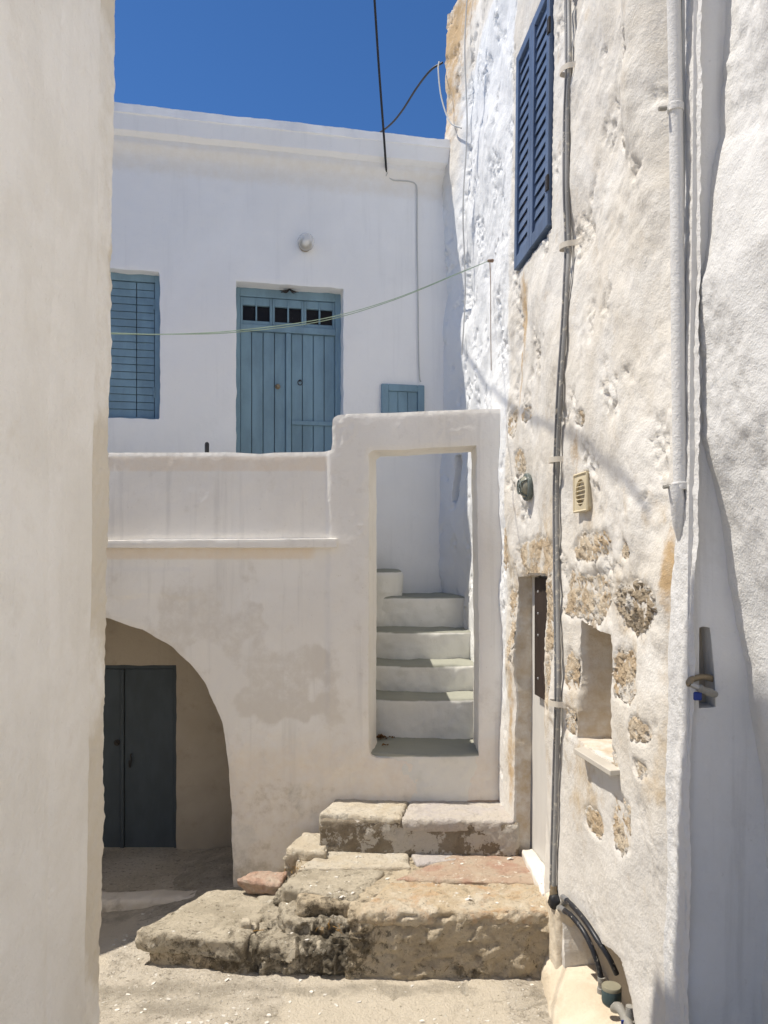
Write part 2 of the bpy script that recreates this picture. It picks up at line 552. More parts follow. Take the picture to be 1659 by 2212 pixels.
M['left'] = plaster('old_left_plaster', (0.90, 0.875, 0.83), (0.84, 0.81, 0.755), 0.06, big=2.4, grain=0.9, brush=0.7, fine=0.6, dirt=(0.66, 0.60, 0.51), dirt_amt=0.25, attrs=(('raw', (0.70, 0.645, 0.55), 0.8),))
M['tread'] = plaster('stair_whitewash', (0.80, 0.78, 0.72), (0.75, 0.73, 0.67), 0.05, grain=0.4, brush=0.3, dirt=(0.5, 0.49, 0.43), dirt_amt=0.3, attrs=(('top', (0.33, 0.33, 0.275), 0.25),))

def stone_mat(name, c1, c2, dark, amt=0.5, white=0.15, bias=0.0, light=(0.80, 0.74, 0.62), top=None, wash=None, spots=0.55, patchy=None):
    k = N(name)
    col = k.mix(k.ramp(k.noise(4.5, 5, 0.65, dist=0.5), 0.38, 0.62), c1, c2)
    if top: 
        col = k.mix(k.ramp(k.noise(6, 6, 0.6, off=(9, 2, 5), dist=0.8), 0.48, 0.66, 0, 0.75), col, top)
    d = k.noise(9, 6, 0.72, off=(4, 4, 1), dist=0.3)
    dk = k.math('ADD', d, k.math('MULTIPLY', k.attr('lichen'), 0.30))
    col = k.mix(k.ramp(dk, 0.56 - bias, 0.70 - bias, 0, amt), col, dark)
    f = k.noise(26, 5, 0.75, off=(8, 1, 6))
    col = k.mix(k.ramp(k.math('ADD', f, k.math('MULTIPLY', k.attr('lichen'), 0.14)), 0.57, 0.68, 0, amt), col, tuple(x * 0.8 for x in dark))
    w = k.noise(17, 5, 0.7, off=(2, 3, 9))
    col = k.mix(k.ramp(w, 0.60, 0.70, 0, white * 2), col, light)
    sp = k.noise(75, 5, 0.7, off=(5, 8, 2))
    col = k.mix(k.ramp(sp, 0.58, 0.66, 0, spots), col, tuple(x * 1.6 for x in dark))
    if patchy:
        pn = k.math('ADD', k.noise(6.5, 3, 0.5, off=(1, 4, 7)), k.math('MULTIPLY', k.math('SUBTRACT', k.noise(45, 6, 0.75, off=(4, 4, 4)), 0.5), 0.55))
        col = k.mix(k.ramp(pn, 0.50, 0.54, 0, 0.9), col, patchy)
    if wash:
        f = k.math('ADD', k.attr('wash'), k.math('MULTIPLY', k.math('SUBTRACT', k.noise(24, 7, 0.75, off=(3, 1, 8)), 0.5), 1.5))
        col = k.mix(k.ramp(f, 0.42, 0.58, 0, 0.95), col, wash)
    b = k.bump(k.noise(24, 6, 0.7), 0.9, 0.03)
    b = k.bump(k.noise(110, 5, 0.7), 0.9, 0.012, b)
    return k.out(col, 0.95, b, 0.1)

DK = (0.085, 0.07, 0.048)
M['ochre'] = stone_mat('ochre_flagstone', (0.62, 0.50, 0.34), (0.70, 0.61, 0.47), DK, 0.45, 0.40, -0.02, spots=0.35, top=(0.58, 0.36, 0.19))
M['buff'] = stone_mat('buff_flagstone', (0.64, 0.555, 0.42), (0.70, 0.635, 0.52), DK, 0.45, 0.42, -0.01, spots=0.35)
M['greystone'] = stone_mat('grey_limestone', (0.48, 0.42, 0.32), (0.60, 0.53, 0.41), DK, 0.65, 0.42, 0.0, spots=0.4, light=(0.76, 0.70, 0.58))
M['redstone'] = stone_mat('red_stone', (0.54, 0.36, 0.27), (0.62, 0.51, 0.40), (0.2, 0.13, 0.09), 0.4, 0.45, 0.0, spots=0.3)
M['rosy'] = stone_mat('rosy_flagstone', (0.56, 0.42, 0.31), (0.60, 0.50, 0.38), (0.25, 0.17, 0.12), 0.4, 0.5, 0.0, spots=0.35, top=(0.50, 0.30, 0.22))
M['lilac'] = stone_mat('pale_flagstone', (0.66, 0.60, 0.52), (0.60, 0.55, 0.52), (0.3, 0.26, 0.22), 0.4, 0.2, 0.0)
M['tan'] = stone_mat('tan_render', (0.64, 0.545, 0.40), (0.56, 0.465, 0.33), DK, 0.7, 0.3, -0.04, spots=0.25, light=(0.72, 0.65, 0.53))
M['cement'] = stone_mat('peeling_cement', (0.28, 0.23, 0.165), (0.34, 0.29, 0.22), (0.13, 0.10, 0.07), 0.5, 0.2, 0.0, light=(0.62, 0.57, 0.49), patchy=(0.66, 0.61, 0.53))
M['wallstone'] = stone_mat('chiselled_stone', (0.62, 0.475, 0.31), (0.72, 0.61, 0.46), (0.34, 0.24, 0.15), 0.40, 0.3, 0.0, light=(0.78, 0.73, 0.64), wash=(0.74, 0.69, 0.61), spots=0.2)
M['darkstone'] = stone_mat('dark_chiselled_stone', (0.46, 0.37, 0.26), (0.55, 0.47, 0.36), (0.14, 0.105, 0.07), 0.75, 0.28, 0.02, light=(0.70, 0.63, 0.52), wash=(0.74, 0.69, 0.61), spots=0.35)

def ground_mat():
    k = N('lane_concrete')
    col = k.mix(k.ramp(k.noise(2.2, 8, 0.65, dist=0.6), 0.36, 0.64), (0.62, 0.555, 0.455), (0.53, 0.47, 0.375))
    col = k.mix(k.ramp(k.noise(5, 8, 0.7, off=(3, 3, 3)), 0.50, 0.66, 0, 0.55), col, (0.35, 0.305, 0.24))
    col = k.mix(k.ramp(k.noise(38, 6, 0.7, off=(1, 2, 3)), 0.54, 0.66, 0, 0.8), col, (0.22, 0.19, 0.15))
    col = k.mix(k.ramp(k.noise(60, 5, 0.7, off=(6, 2, 3)), 0.58, 0.66, 0, 0.8), col, (0.76, 0.72, 0.64))
    col = k.mix(k.ramp(k.math('ADD', k.attr('smoothc'), k.math('MULTIPLY', k.math('SUBTRACT', k.noise(9, 6, 0.7), 0.5), 0.9)), 0.35, 0.6, 0, 0.85), col, (0.66, 0.585, 0.465))
    col = k.mix(k.ramp(k.math('ADD', k.attr('paint'), k.math('MULTIPLY', k.math('SUBTRACT', k.noise(40, 6, 0.75), 0.5), 1.6)), 0.4, 0.65, 0, 0.8), col, (0.80, 0.77, 0.70))
    gm = k.math('ADD', k.attr('grime'), k.math('MULTIPLY', k.math('SUBTRACT', k.noise(11, 8, 0.75, off=(5, 1, 1)), 0.5), 1.3))
    col = k.mix(k.ramp(gm, 0.45, 0.85, 0, 0.6), col, (0.29, 0.255, 0.20))
    b = k.bump(k.noise(14, 7, 0.7), 0.8, 0.03)
    b = k.bump(k.noise(80, 5, 0.7), 1.0, 0.014, b)
    return k.out(col, 0.95, b, 0.1)
M['ground'] = ground_mat()

def paint(name, c, rough=0.5, var=0.12, spec=0.35, dirt=(0.2, 0.2, 0.2), metal=0.0, wear=0.0, wearc=(0.6, 0.58, 0.52)):
    k = N(name)
    col = k.mix(k.ramp(k.noise(6, 6, 0.65, stretch=(1, 1, 0.35)), 0.35, 0.65), c, tuple(x * (1 - var) for x in c))
    col = k.mix(k.ramp(k.noise(40, 5, 0.7), 0.58, 0.75, 0, 0.25), col, dirt)
    if wear:
        col = k.mix(k.ramp(k.noise(30, 7, 0.75, off=(3, 3, 3)), 0.60 - wear * 0.2, 0.66 - wear * 0.2), col, wearc)
    b = k.bump(k.noise(60, 4, 0.6, stretch=(1, 1, 0.2)), 0.15, 0.004)
    return k.out(col, rough, b, spec, metal)
M['door'] = paint('grey_blue_paint', (0.205, 0.32, 0.395), 0.6, 0.22, 0.3, dirt=(0.14, 0.23, 0.29), wear=-0.25, wearc=(0.30, 0.42, 0.48))
M['blue'] = paint('shutter_blue_paint', (0.115, 0.165, 0.265), 0.5, 0.25, 0.3, dirt=(0.08, 0.12, 0.22), wear=-0.2, wearc=(0.2, 0.28, 0.4))
M['darkdoor'] = paint('dark_blue_door_paint', (0.065, 0.08, 0.09), 0.6, 0.2, 0.3, dirt=(0.04, 0.05, 0.05))
M['glass'] = paint('dark_glass', (0.008, 0.008, 0.011), 0.3, 0.1, 0.15)
M['iron'] = paint('dark_iron', (0.035, 0.03, 0.027), 0.6, 0.2, 0.3)
M['black'] = paint('black_rubber', (0.02, 0.02, 0.022), 0.55, 0.2, 0.35, dirt=(0.06, 0.055, 0.05))
M['hose'] = paint('black_hose', (0.018, 0.019, 0.024), 0.42, 0.2, 0.4, dirt=(0.08, 0.075, 0.07), wear=0.1, wearc=(0.5, 0.47, 0.4))
M['conduit'] = paint('grey_conduit', (0.30, 0.295, 0.28), 0.5, 0.2, 0.3, dirt=(0.16, 0.15, 0.14), wear=0.25, wearc=(0.52, 0.48, 0.4))
M['conduit2'] = paint('dark_grey_conduit', (0.18, 0.18, 0.185), 0.5, 0.2, 0.3, dirt=(0.1, 0.1, 0.1), wear=0.2, wearc=(0.5, 0.46, 0.38))
M['clip'] = paint('ivory_plastic', (0.66, 0.60, 0.50), 0.5, 0.1, 0.3, dirt=(0.5, 0.45, 0.37))
M['vent'] = paint('yellowed_plastic', (0.66, 0.57, 0.39), 0.5, 0.1, 0.3, dirt=(0.5, 0.42, 0.28))
M['lampbody'] = paint('grey_green_metal', (0.16, 0.185, 0.17), 0.6, 0.2, 0.3, dirt=(0.1, 0.11, 0.1), wear=0.1, wearc=(0.4, 0.4, 0.36))
M['lampglass'] = paint('frosted_lamp_glass', (0.30, 0.29, 0.22), 0.25, 0.15, 0.5)
M['pipewhite'] = paint('whitewashed_pipe', (0.80, 0.80, 0.79), 0.7, 0.05, 0.25, dirt=(0.68, 0.67, 0.65))
M['brass'] = paint('old_brass', (0.30, 0.235, 0.15), 0.5, 0.3, 0.4, dirt=(0.16, 0.13, 0.09), metal=0.45, wear=0.15, wearc=(0.5, 0.45, 0.36))
M['steel'] = paint('dull_steel', (0.42, 0.42, 0.42), 0.42, 0.2, 0.5, dirt=(0.25, 0.24, 0.22), metal=0.7)
M['greypipe'] = paint('grey_fitting', (0.30, 0.285, 0.25), 0.6, 0.2, 0.3, dirt=(0.2, 0.18, 0.15), wear=0.1)
M['bluetap'] = paint('blue_tap_lever', (0.015, 0.04, 0.22), 0.4, 0.1, 0.4)
M['meter'] = paint('meter_green', (0.055, 0.085, 0.085), 0.5, 0.2, 0.35, dirt=(0.12, 0.12, 0.1))
M['meterlid'] = paint('meter_lid', (0.26, 0.24, 0.17), 0.7, 0.15, 0.2, dirt=(0.17, 0.155, 0.11))
M['marble'] = paint('sill_marble', (0.54, 0.50, 0.43), 0.55, 0.1, 0.3, dirt=(0.5, 0.45, 0.37))
M['doorwhite'] = paint('pale_door_paint', (0.62, 0.60, 0.56), 0.55, 0.08, 0.3, dirt=(0.5, 0.46, 0.4))
M['rustplate'] = paint('dark_rusted_plate', (0.05, 0.035, 0.028), 0.7, 0.3, 0.2, dirt=(0.09, 0.05, 0.03))
M['bulb'] = paint('opal_bulb', (0.85, 0.83, 0.76), 0.35, 0.05, 0.4)
M['cablewhite'] = paint('painted_cable', (0.50, 0.50, 0.48), 0.7, 0.1, 0.2)
M['rope'] = paint('green_cord', (0.36, 0.46, 0.36), 0.8, 0.15, 0.1)
M['wire'] = paint('rusty_wire', (0.26, 0.18, 0.13), 0.8, 0.2, 0.1)
M['chip'] = paint('paint_flake', (0.76, 0.72, 0.64), 0.9, 0.25, 0.1, dirt=(0.5, 0.45, 0.37))
M['leaf'] = paint('dry_leaf', (0.20, 0.10, 0.04), 0.8, 0.3, 0.1, dirt=(0.12, 0.06, 0.03))
M['straw'] = paint('dry_weed', (0.36, 0.21, 0.07), 0.9, 0.3, 0.1, dirt=(0.2, 0.11, 0.04))
def glassmat():
    k = N('lamp_globe_glass')
    k.b.inputs["Alpha"].default_value = 0.38
    return k.out((0.80, 0.79, 0.75), 0.08, None, 0.6)
M['globe'] = glassmat()


# ================================================================== SETTING: ground and lane
def gz(x, y):
    return -0.10 * sstep(-0.95, -1.7, x) * sstep(4.0, 4.8, y) + 0.02 * sstep(0.3, 0.85, x) * sstep(3.6, 3.2, y)

big = [(-220, -220, -0.45), (220, -220, -0.45), (220, 220, -0.45), (-220, 220, -0.45)]
mesh_from("ground", big, [[0, 1, 2, 3]], M['ground'], smooth=0, kind="structure")

us = np.concatenate([gl(-5, -2.0, 0.15)[:-1], gl(-2.0, 1.1, 0.0125), gl(1.1, 1.6, 0.1)[1:]])
vs = np.concatenate([gl(-6, 3.3, 0.2)[:-1], gl(3.3, 5.7, 0.0125)])
def hg(u, v):
    h = fbm2(u * 2.2, v * 2.2, 3, 3) * 0.02 + fbm2(u * 14, v * 14, 5, 4) * 0.007
    smoothc = sstep(-0.62, -0.3, u) * sstep(0.68, 0.45, u) * sstep(4.0, 3.9, v) + sstep(-1.2, -1.55, u) * 0.7
    h = h * (1 - 0.6 * np.clip(smoothc, 0, 1))
    paintm = np.exp(-((u - 0.37 - 0.004 * np.sin(v * 9)) / 0.024) ** 2) * sstep(3.2, 3.5, v) * 0.42 + np.exp(-((u + 0.28 + (v - 3.55) * 0.4) / 0.02) ** 2) * sstep(3.85, 3.7, v) * 0.35
    grime = 0.75 * np.exp(-((v - 3.80 - 0.05 * noise2(u * 4, u * 0, 9)) / 0.10) ** 2) * sstep(0.7, 0.3, u) + 0.9 * np.exp(-((u + 0.95) / 0.28) ** 2 - ((v - 3.62) / 0.10) ** 2) + 0.6 * np.exp(-((u - 0.72) / 0.12) ** 2 - ((v - 3.7) / 0.2) ** 2) + 0.7 * sstep(4.4, 4.8, v)
    cr = np.exp(-(np.abs(fbm2(u * 1.3 + 3, v * 1.5, 8, 4)) / 0.011) ** 2) * sstep(-0.1, 0.25, noise2(u * 1.1 + 5, v * 1.7, 19))
    cr = np.maximum(cr, np.exp(-((v - 3.62 - 0.35 * (u - 0.6) - 0.03 * fbm2(u * 6, u * 0, 20, 3)) / 0.006) ** 2) * sstep(0.42, 0.5, u) * sstep(0.86, 0.8, u))
    h = h - 0.008 * cr
    return h, {'smoothc': smoothc, 'paint': paintm, 'grime': np.clip(grime + 0.55 * cr, 0, 1)}
V_, F_, A_ = sheet(us, vs, hg, lambda u, v, h: np.stack([u, v, gz(u, v) + h], 1))
mesh_from("lane", V_, F_, M['ground'], smooth=60, attrs=A_, kind="structure")

# ================================================================== LEFT HOUSE (dark side towards the lane)
left_house = thing("left_house", "cream plastered house wall filling the left edge of the view", "house", (-1.0, 2.0, 0))
def pl(u, v, h):
    r = 0.045
    lean = 0.020 + 0.0155 * (v - 2.0)
    t = np.clip((u - (2.90 - r)) / (2 * r), 0, 1)
    ang = t * math.pi / 2
    nx, ny = np.cos(ang), np.sin(ang)
    bx = np.where(u < 2.90 - r, -1.0 - r, np.where(u > 2.90 + r, -1.0 - r - (u - 2.90 - r), -1.0 - r))
    by = np.where(u < 2.90 - r, u, 2.90 - r)
    return np.stack([bx + nx * (r + h) + lean, by + ny * (r + h), v], 1)
def hl(u, v):
    edge = sstep(2.685, 2.705, u) * sstep(0.2, 0.5, v + 0.5)
    edge = edge * sstep(3.3, 3.05, u)
    h = fbm2(u * 1.4, v * 1.1, 21, 3) * 0.012 + fbm2(u * 6, v * 5, 22, 3) * 0.004 - 0.012 * edge
    rg = edge * (0.45 + 0.55 * sstep(-0.1, 0.2, noise2(u * 3, v * 1.5, 29)))
    h = h + rg * (fbm2(u * 5, v * 4.3, 23, 3) * 0.014 + fbm2(u * 24, v * 21, 24, 4, 0.6) * 0.013)
    h = h - 0.004 * np.exp(-((u - 2.36 - 0.02 * np.sin(v * 2)) / 0.02) ** 2)
    return h, {'raw': rg * 0.8}
us = np.concatenate([gl(1.0, 1.7, 0.1)[:-1], gl(1.7, 3.05, 0.0115), gl(3.05, 6, 0.2)[1:]])
vs = np.concatenate([gl(-0.4, 0.4, 0.1)[:-1], gl(0.4, 4.4, 0.0135), gl(4.4, 6.4, 0.1)[1:]])
roofline = [(-5, 7), (-5, 6.0), (2.58, 5.75), (2.66, 4.4), (7, 4.35), (7, 7)]
V_, F_, A_ = sheet(us, vs, hl, pl, holes=[dict(poly=roofline, depth=0, soft=0)])
mesh_from("wall", V_, F_, M['left'], left_house, smooth=60, attrs=A_)

# an added wall, out of sight beyond the left house, to shade the arch foot
gw = thing("garden_wall", "low whitewashed side wall beyond the left house corner", "wall", (-2.25, 4.75, 0))
c = [(-2.92, 4.12, -0.4), (-2.78, 4.05, -0.4), (-2.12, 5.01, -0.4), (-2.27, 5.06, -0.4)]
v1 = hexa(c + [(x, y, 2.5) for x, y, z in c], 0.03, 3)
mesh_from("wall", *v1, M['white'], gw)

# ================================================================== NEAR RIGHT HOUSE
near_house = thing("near_house", "thickly whitewashed rough wall at the right edge of the view", "house", (1.1, 1.8, 0))
PX0 = 0.975
def delta(v):
    return np.interp(v, [0.0, 0.6, 1.0, 1.4, 1.9, 2.2, 2.42, 2.9, 3.05, 3.35, 3.8, 6], [0.24, 0.225, 0.215, 0.195, 0.12, 0.06, 0.015, 0.012, 0.035, 0.062, 0.068, 0.07])
def hn(u, v):
    rz_ = 0.25 + 1.1 * sstep(-0.25, 0.35, fbm2(u * 2.4, v * 1.6, 37, 3))
    h = fbm2(u * 1.8, v * 1.1, 31, 3) * 0.045 + fbm2(u * 6, v * 4, 32, 3) * 0.014 + rz_ * (fbm2(u * 22, v * 18, 33, 4, 0.6) * 0.011)
    h = h + 0.02 * np.exp(-((u - 2.05 - (v - 3.0) * 0.25) / 0.06) ** 2)
    return h, {}
# pilaster strip next to the drain pipe
us = gl(2.468, 2.66, 0.008); vs = gl(-0.3, 6.0, 0.012)
def hp(u, v):
    h = fbm2(u * 9, v * 3, 35, 4) * 0.012 + fbm2(u * 40, v * 34, 36, 3) * 0.006 + 0.012 - 0.03 * sstep(2.63, 2.66, u)
    return h, {}
V_, F_, A_ = sheet(us, vs, hp, lambda u, v, h: np.stack([0.963 + 0.1 * (2.62 - u) - h - 0.012 * sstep(2.3, 1.5, v) + 0.010 * (v - 2.0), u + 0.012 * noise2(v * 3, u * 0 + 1, 3), v], 1))
mesh_from("pilaster", V_, F_, M['near'], near_house, smooth=60)
# flank facing the camera, with the valve niche
nich = wobble([(1513, 1352), (1536, 1356), (1545, 1440), (1550, 1528), (1513, 1530)], 0, 1)
nich = np.array([P(x, y, 2.495)[[0, 2]] for x, y in nich])
us = gl(0.95, 1.32, 0.007); vs = np.concatenate([gl(-0.3, 3.9, 0.012), gl(3.9, 6, 0.1)[1:]])
def hf(u, v):
    return fbm2(u * 5, v * 2.5, 38, 3) * 0.008 + fbm2(u * 30, v * 25, 39, 3) * 0.002, {}
V_, F_, A_ = sheet(us, vs, hf, lambda u, v, h: np.stack([u + 0.010 * (v - 2.0), 2.497 - h, v], 1), holes=[dict(poly=nich, depth=0.085, soft=0.006)])
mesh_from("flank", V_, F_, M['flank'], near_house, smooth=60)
v1 = xbox(0.982, 1.10, 2.576, 2.60, 1.45, 2.0, 0)
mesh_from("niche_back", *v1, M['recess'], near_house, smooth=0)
# the near face
us = gl(1.2, 2.52, 0.011); vs = np.concatenate([gl(-0.3, 0.5, 0.1)[:-1], gl(0.5, 4.0, 0.0125), gl(4.0, 6.2, 0.1)[1:]])
V_, F_, A_ = sheet(us, vs, hn, lambda u, v, h: np.stack([PX0 + delta(v) + 0.09 * (2.49 - u) - h + 0.010 * (v - 2.0) - 0.035 * np.exp(-((u - 2.49) / 0.05) ** 2) * 0, u, v], 1))
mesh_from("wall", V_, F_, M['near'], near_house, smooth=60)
mesh_from("rear_wall", *xbox(1.13, 1.5, -7.0, 1.202, -0.4, 6.2, 0.02), M['fresh'], near_house)  # unseen wall added behind the camera to bounce sunlight onto the shaded walls

# ================================================================== RIGHT HOUSE
right_house = thing("right_house", "tall weathered whitewashed stone house with patches of bare stone", "house", (0.85, 4.2, 0))
STONES = [  # display centre, size, material, roughness, squareness
    (1268, 1181, 84, 66, 'wallstone', 1.0, 2.6), (1262, 1288, 98, 104, 'wallstone', 1.0, 5), (1372, 1312, 92, 118, 'darkstone', 1.5, 2.4),
    (1351, 1462, 48, 112, 'wallstone', 1.2, 3), (1391, 1577, 50, 54, 'wallstone', 1.2, 2.2), (1347, 1780, 44, 128, 'wallstone', 1.0, 2.2),
    (1286, 1775, 40, 60, 'wallstone', 1.0, 2.3), (1349, 1190, 24, 40, 'wallstone', 0.9, 2.2), (1150, 1205, 78, 84, 'wallstone', 0.5, 5),
    (1118, 1000, 26, 58, 'wallstone', 0.7, 2.4), (1104, 1345, 14, 165, 'wallstone', 0.9, 5), (1188, 1330, 16, 170, 'wallstone', 0.9, 5),
    (1236, 1450, 22, 84, 'wallstone', 0.8, 4), (1396, 1660, 32, 36, 'wallstone', 0.9, 2.2), (1103, 915, 16, 60, 'wallstone', 0.7, 2.4),
    (1188, 1480, 13, 110, 'wallstone', 0.8, 4), (1256, 905, 26, 36, 'wallstone', 0.7, 2.3), (1236, 1560, 20, 60, 'wallstone', 0.7, 3),
    (1092, 1180, 12, 120, 'wallstone', 0.7, 3), (1330, 1640, 18, 40, 'wallstone', 0.7, 2.4), (1134, 895, 16, 34, 'wallstone', 0.6, 2.4)]
ST = []
for cx, cy, w, h_, m_, rg, pw in STONES:
    a = RU(cx - w / 2, cy); b = RU(cx + w / 2, cy); c0 = RU(cx, cy)
    ST.append((c0[1], c0[2], (a[1] - b[1]) / 2, h_ / 2 / F0 * c0[1], m_, rg, pw))
def smask(s, u, v, k):
    e = (np.abs((u - s[0]) / s[2]) ** s[6] + np.abs((v - s[1]) / s[3]) ** s[6]) ** (1 / s[6])
    return 1 - e + 0.42 * fbm2(u * 9, v * 9, 40 + k, 5, 0.6)
def hr_base(u, v):
    h = fbm2(u * 1.1, v * 0.9, 41, 2) * 0.05 + fbm2(u * 3.2, v * 2.4, 42, 2) * 0.026 + fbm2(u * 8, v * 6, 45, 2) * 0.006
    calm = sstep(1.35, 0.9, v)
    h = h * (1 - 0.55 * calm)
    h = h + 0.085 * np.exp(-((u - 2.93) / 0.16) ** 2) * sstep(2.75, 4.1, v) - 0.05 * np.exp(-((u - 2.72) / 0.06) ** 2) * sstep(2.9, 3.6, v)
    near = sstep(0.30, 0.06, np.maximum(np.abs(u - 4.38) - 0.32, 0) + np.maximum(np.abs(v - 4.36) - 0.64, 0))
    return h * (1 - 0.85 * near) - 0.004 * near
DOOR = (4.64, 4.06, 1.95, 0.2)          # far edge, near edge, top, foot
far_shadow = None
def hr(u, v):
    h = hr_base(u, v)
    calm = sstep(1.5, 1.0, v) * 0.75
    far = sstep(4.75, 4.95, u)
    # rubble showing through the lime: clustered pits
    m = sstep(0.17, 0.34, fbm2(u * 3.6 - v * 0.8, v * 2.6, 47, 3)) * (1 - calm)
    pit = fbm2(u * 34, v * 24, 48, 4, 0.6)
    h = h + m * (pit * 0.034 - 0.008)
    m2 = sstep(0.16, 0.4, fbm2(u * 6.5 + v * 1.5, v * 4.5, 50, 3)) * far
    h = h + m2 * (fbm2(u * 30, v * 20, 52, 4, 0.6) * 0.04 - 0.010)
    h = h + fbm2(u * 16, v * 12, 49, 3) * 0.0035 * (1 - 0.6 * calm) + fbm2(u * 60, v * 50, 51, 3) * 0.0022
    # trowel ridges
    h = h + 0.004 * (1 - np.abs(fbm2(u * 6 + 3, v * 8, 53, 3)) * 3) * (1 - calm) * sstep(-0.1, 0.3, noise2(u * 1.3, v * 1.1, 54))
    raw_and_shade = np.zeros_like(u)
    for k_, s in enumerate(ST):
        near = (np.abs(u - s[0]) < s[2] * 1.8) & (np.abs(v - s[1]) < s[3] * 1.8)
        if near.any():
            mk = smask(s, u[near], v[near], k_)
            h[near] -= sstep(-0.16, 0.16, mk) * 0.011
            raw_and_shade[near] = np.maximum(raw_and_shade[near], sstep(-0.30, 0.05, mk) * 0.36)
    blue = far * sstep(5.9, 5.6, v - 0.0 * u) 
    blue = np.clip(blue - 0.9 * sstep(6.05, 6.35, u) * sstep(4.6, 5.2, v), 0, 1)
    grey = sstep(1.45, 1.0, v) * 0.62 + 0.25 * sstep(3.0, 2.7, u) * sstep(2.2, 2.6, v)
    rust = np.zeros_like(u)
    def blob(uc, vc, ru, rv, a): 
        return a * np.exp(-((u - uc) / ru) ** 2 - ((v - vc) / rv) ** 2)
    rust += blob(4.55, 3.45, 0.10, 0.32, 0.62) + blob(4.62, 3.0, 0.03, 0.5, 0.45)            # under the shutter
    rust += blob(2.70, 2.02, 0.06, 0.16, 0.62) + blob(2.68, 1.7, 0.05, 0.35, 0.42)           # by the drain outlet
    rust += blob(3.62, 2.55, 0.07, 0.16, 0.5) + blob(3.66, 2.3, 0.05, 0.14, 0.4)             # round the vent
    rust += blob(4.72, 1.4, 0.06, 0.7, 0.45) + blob(4.0, 1.5, 0.05, 0.5, 0.4) + blob(4.7, 0.75, 0.1, 0.4, 0.4)
    rust += blob(6.4, 5.8, 0.25, 0.6, 0.6)
    wall_top = blob(6.2, 6.3, 0.5, 0.25, 0.5)
    rust += wall_top
    raw_and_shade = np.maximum(raw_and_shade, m * 0.26 * (1 - far))
    raw_and_shade = np.maximum(raw_and_shade, 0.52 * sstep(-0.15, 0.3, fbm2(u * 2.6, v * 2.2, 57, 4, 0.6)) * sstep(2.75, 2.1, v) * sstep(0.5, 1.0, v))
    h = h * sstep(2.60, 2.76, u) - 0.012 * sstep(2.74, 2.64, u)
    return h, {'blue': blue * (1 - 0.3 * m2), 'grey': grey, 'rust': np.clip(rust, 0, 1), 'raw': raw_and_shade * (1 - 0.8 * far)}
def pr(u, v, h):
    x = RWX(u) + 0.011 * (v - 1.6)
    sl = np.where(u > 6.12, 0.451, 0.1)
    n = np.sqrt(1 + sl * sl)
    return np.stack([x - h / n, u - h * sl / n, v], 1)
def rpoly(pts): return [tuple(RU(x, y)[1:]) for x, y in pts]
U_SH = (RU(1107, 585)[1], RU(1178, 490)[1])       # shutter far / near edge
Z_SH = (3.735, 4.985)
door_poly = wobble([(4.06, 0.15), (4.06, 1.955), (4.64, 1.945), (4.65, 0.15)], 0.008, 5, 3)
niche_poly = wobble([(3.175, 1.235), (3.172, 1.70), (3.19, 1.735), (3.40, 1.745), (3.585, 1.765), (3.585, 1.235)], 0.006, 7, 4)
shut_poly = wobble([(U_SH[1] - 0.012, Z_SH[0] - 0.02), (U_SH[1] - 0.012, Z_SH[1] + 0.03), (U_SH[0] + 0.02, Z_SH[1] + 0.03), (U_SH[0] + 0.02, Z_SH[0] - 0.02)], 0.004, 9, 5)
meter_poly = wobble(rpoly([(1218, 1958), (1246, 1990), (1290, 2030), (1324, 2050), (1345, 2074), (1362, 2130), (1376, 2212), (1384, 2280)]) + [(2.86, -0.1), (3.72, -0.1), (3.735, 0.2)], 0.005, 8, 6)
small_poly = wobble([(6.20, 2.52), (6.20, 2.80), (6.23, 2.86), (6.30, 2.86), (6.30, 2.5), (6.26, 2.47)], 0.004, 9, 8)
us = gl(2.62, 6.475, 0.0115); vs = np.concatenate([gl(-0.3, 4.6, 0.0125), gl(4.6, 6.45, 0.016)[1:]])
V_, F_, A_ = sheet(us, vs, hr, pr, holes=[  # jattr paints shade onto the door, niche and meter niche jambs
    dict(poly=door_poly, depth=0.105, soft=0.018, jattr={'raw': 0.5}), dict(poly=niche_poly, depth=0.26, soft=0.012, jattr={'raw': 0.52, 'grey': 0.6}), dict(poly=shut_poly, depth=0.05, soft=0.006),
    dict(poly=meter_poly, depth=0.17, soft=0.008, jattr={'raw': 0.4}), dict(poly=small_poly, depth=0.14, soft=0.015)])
mesh_from("wall", V_, F_, M['right'], right_house, smooth=65, attrs=A_)
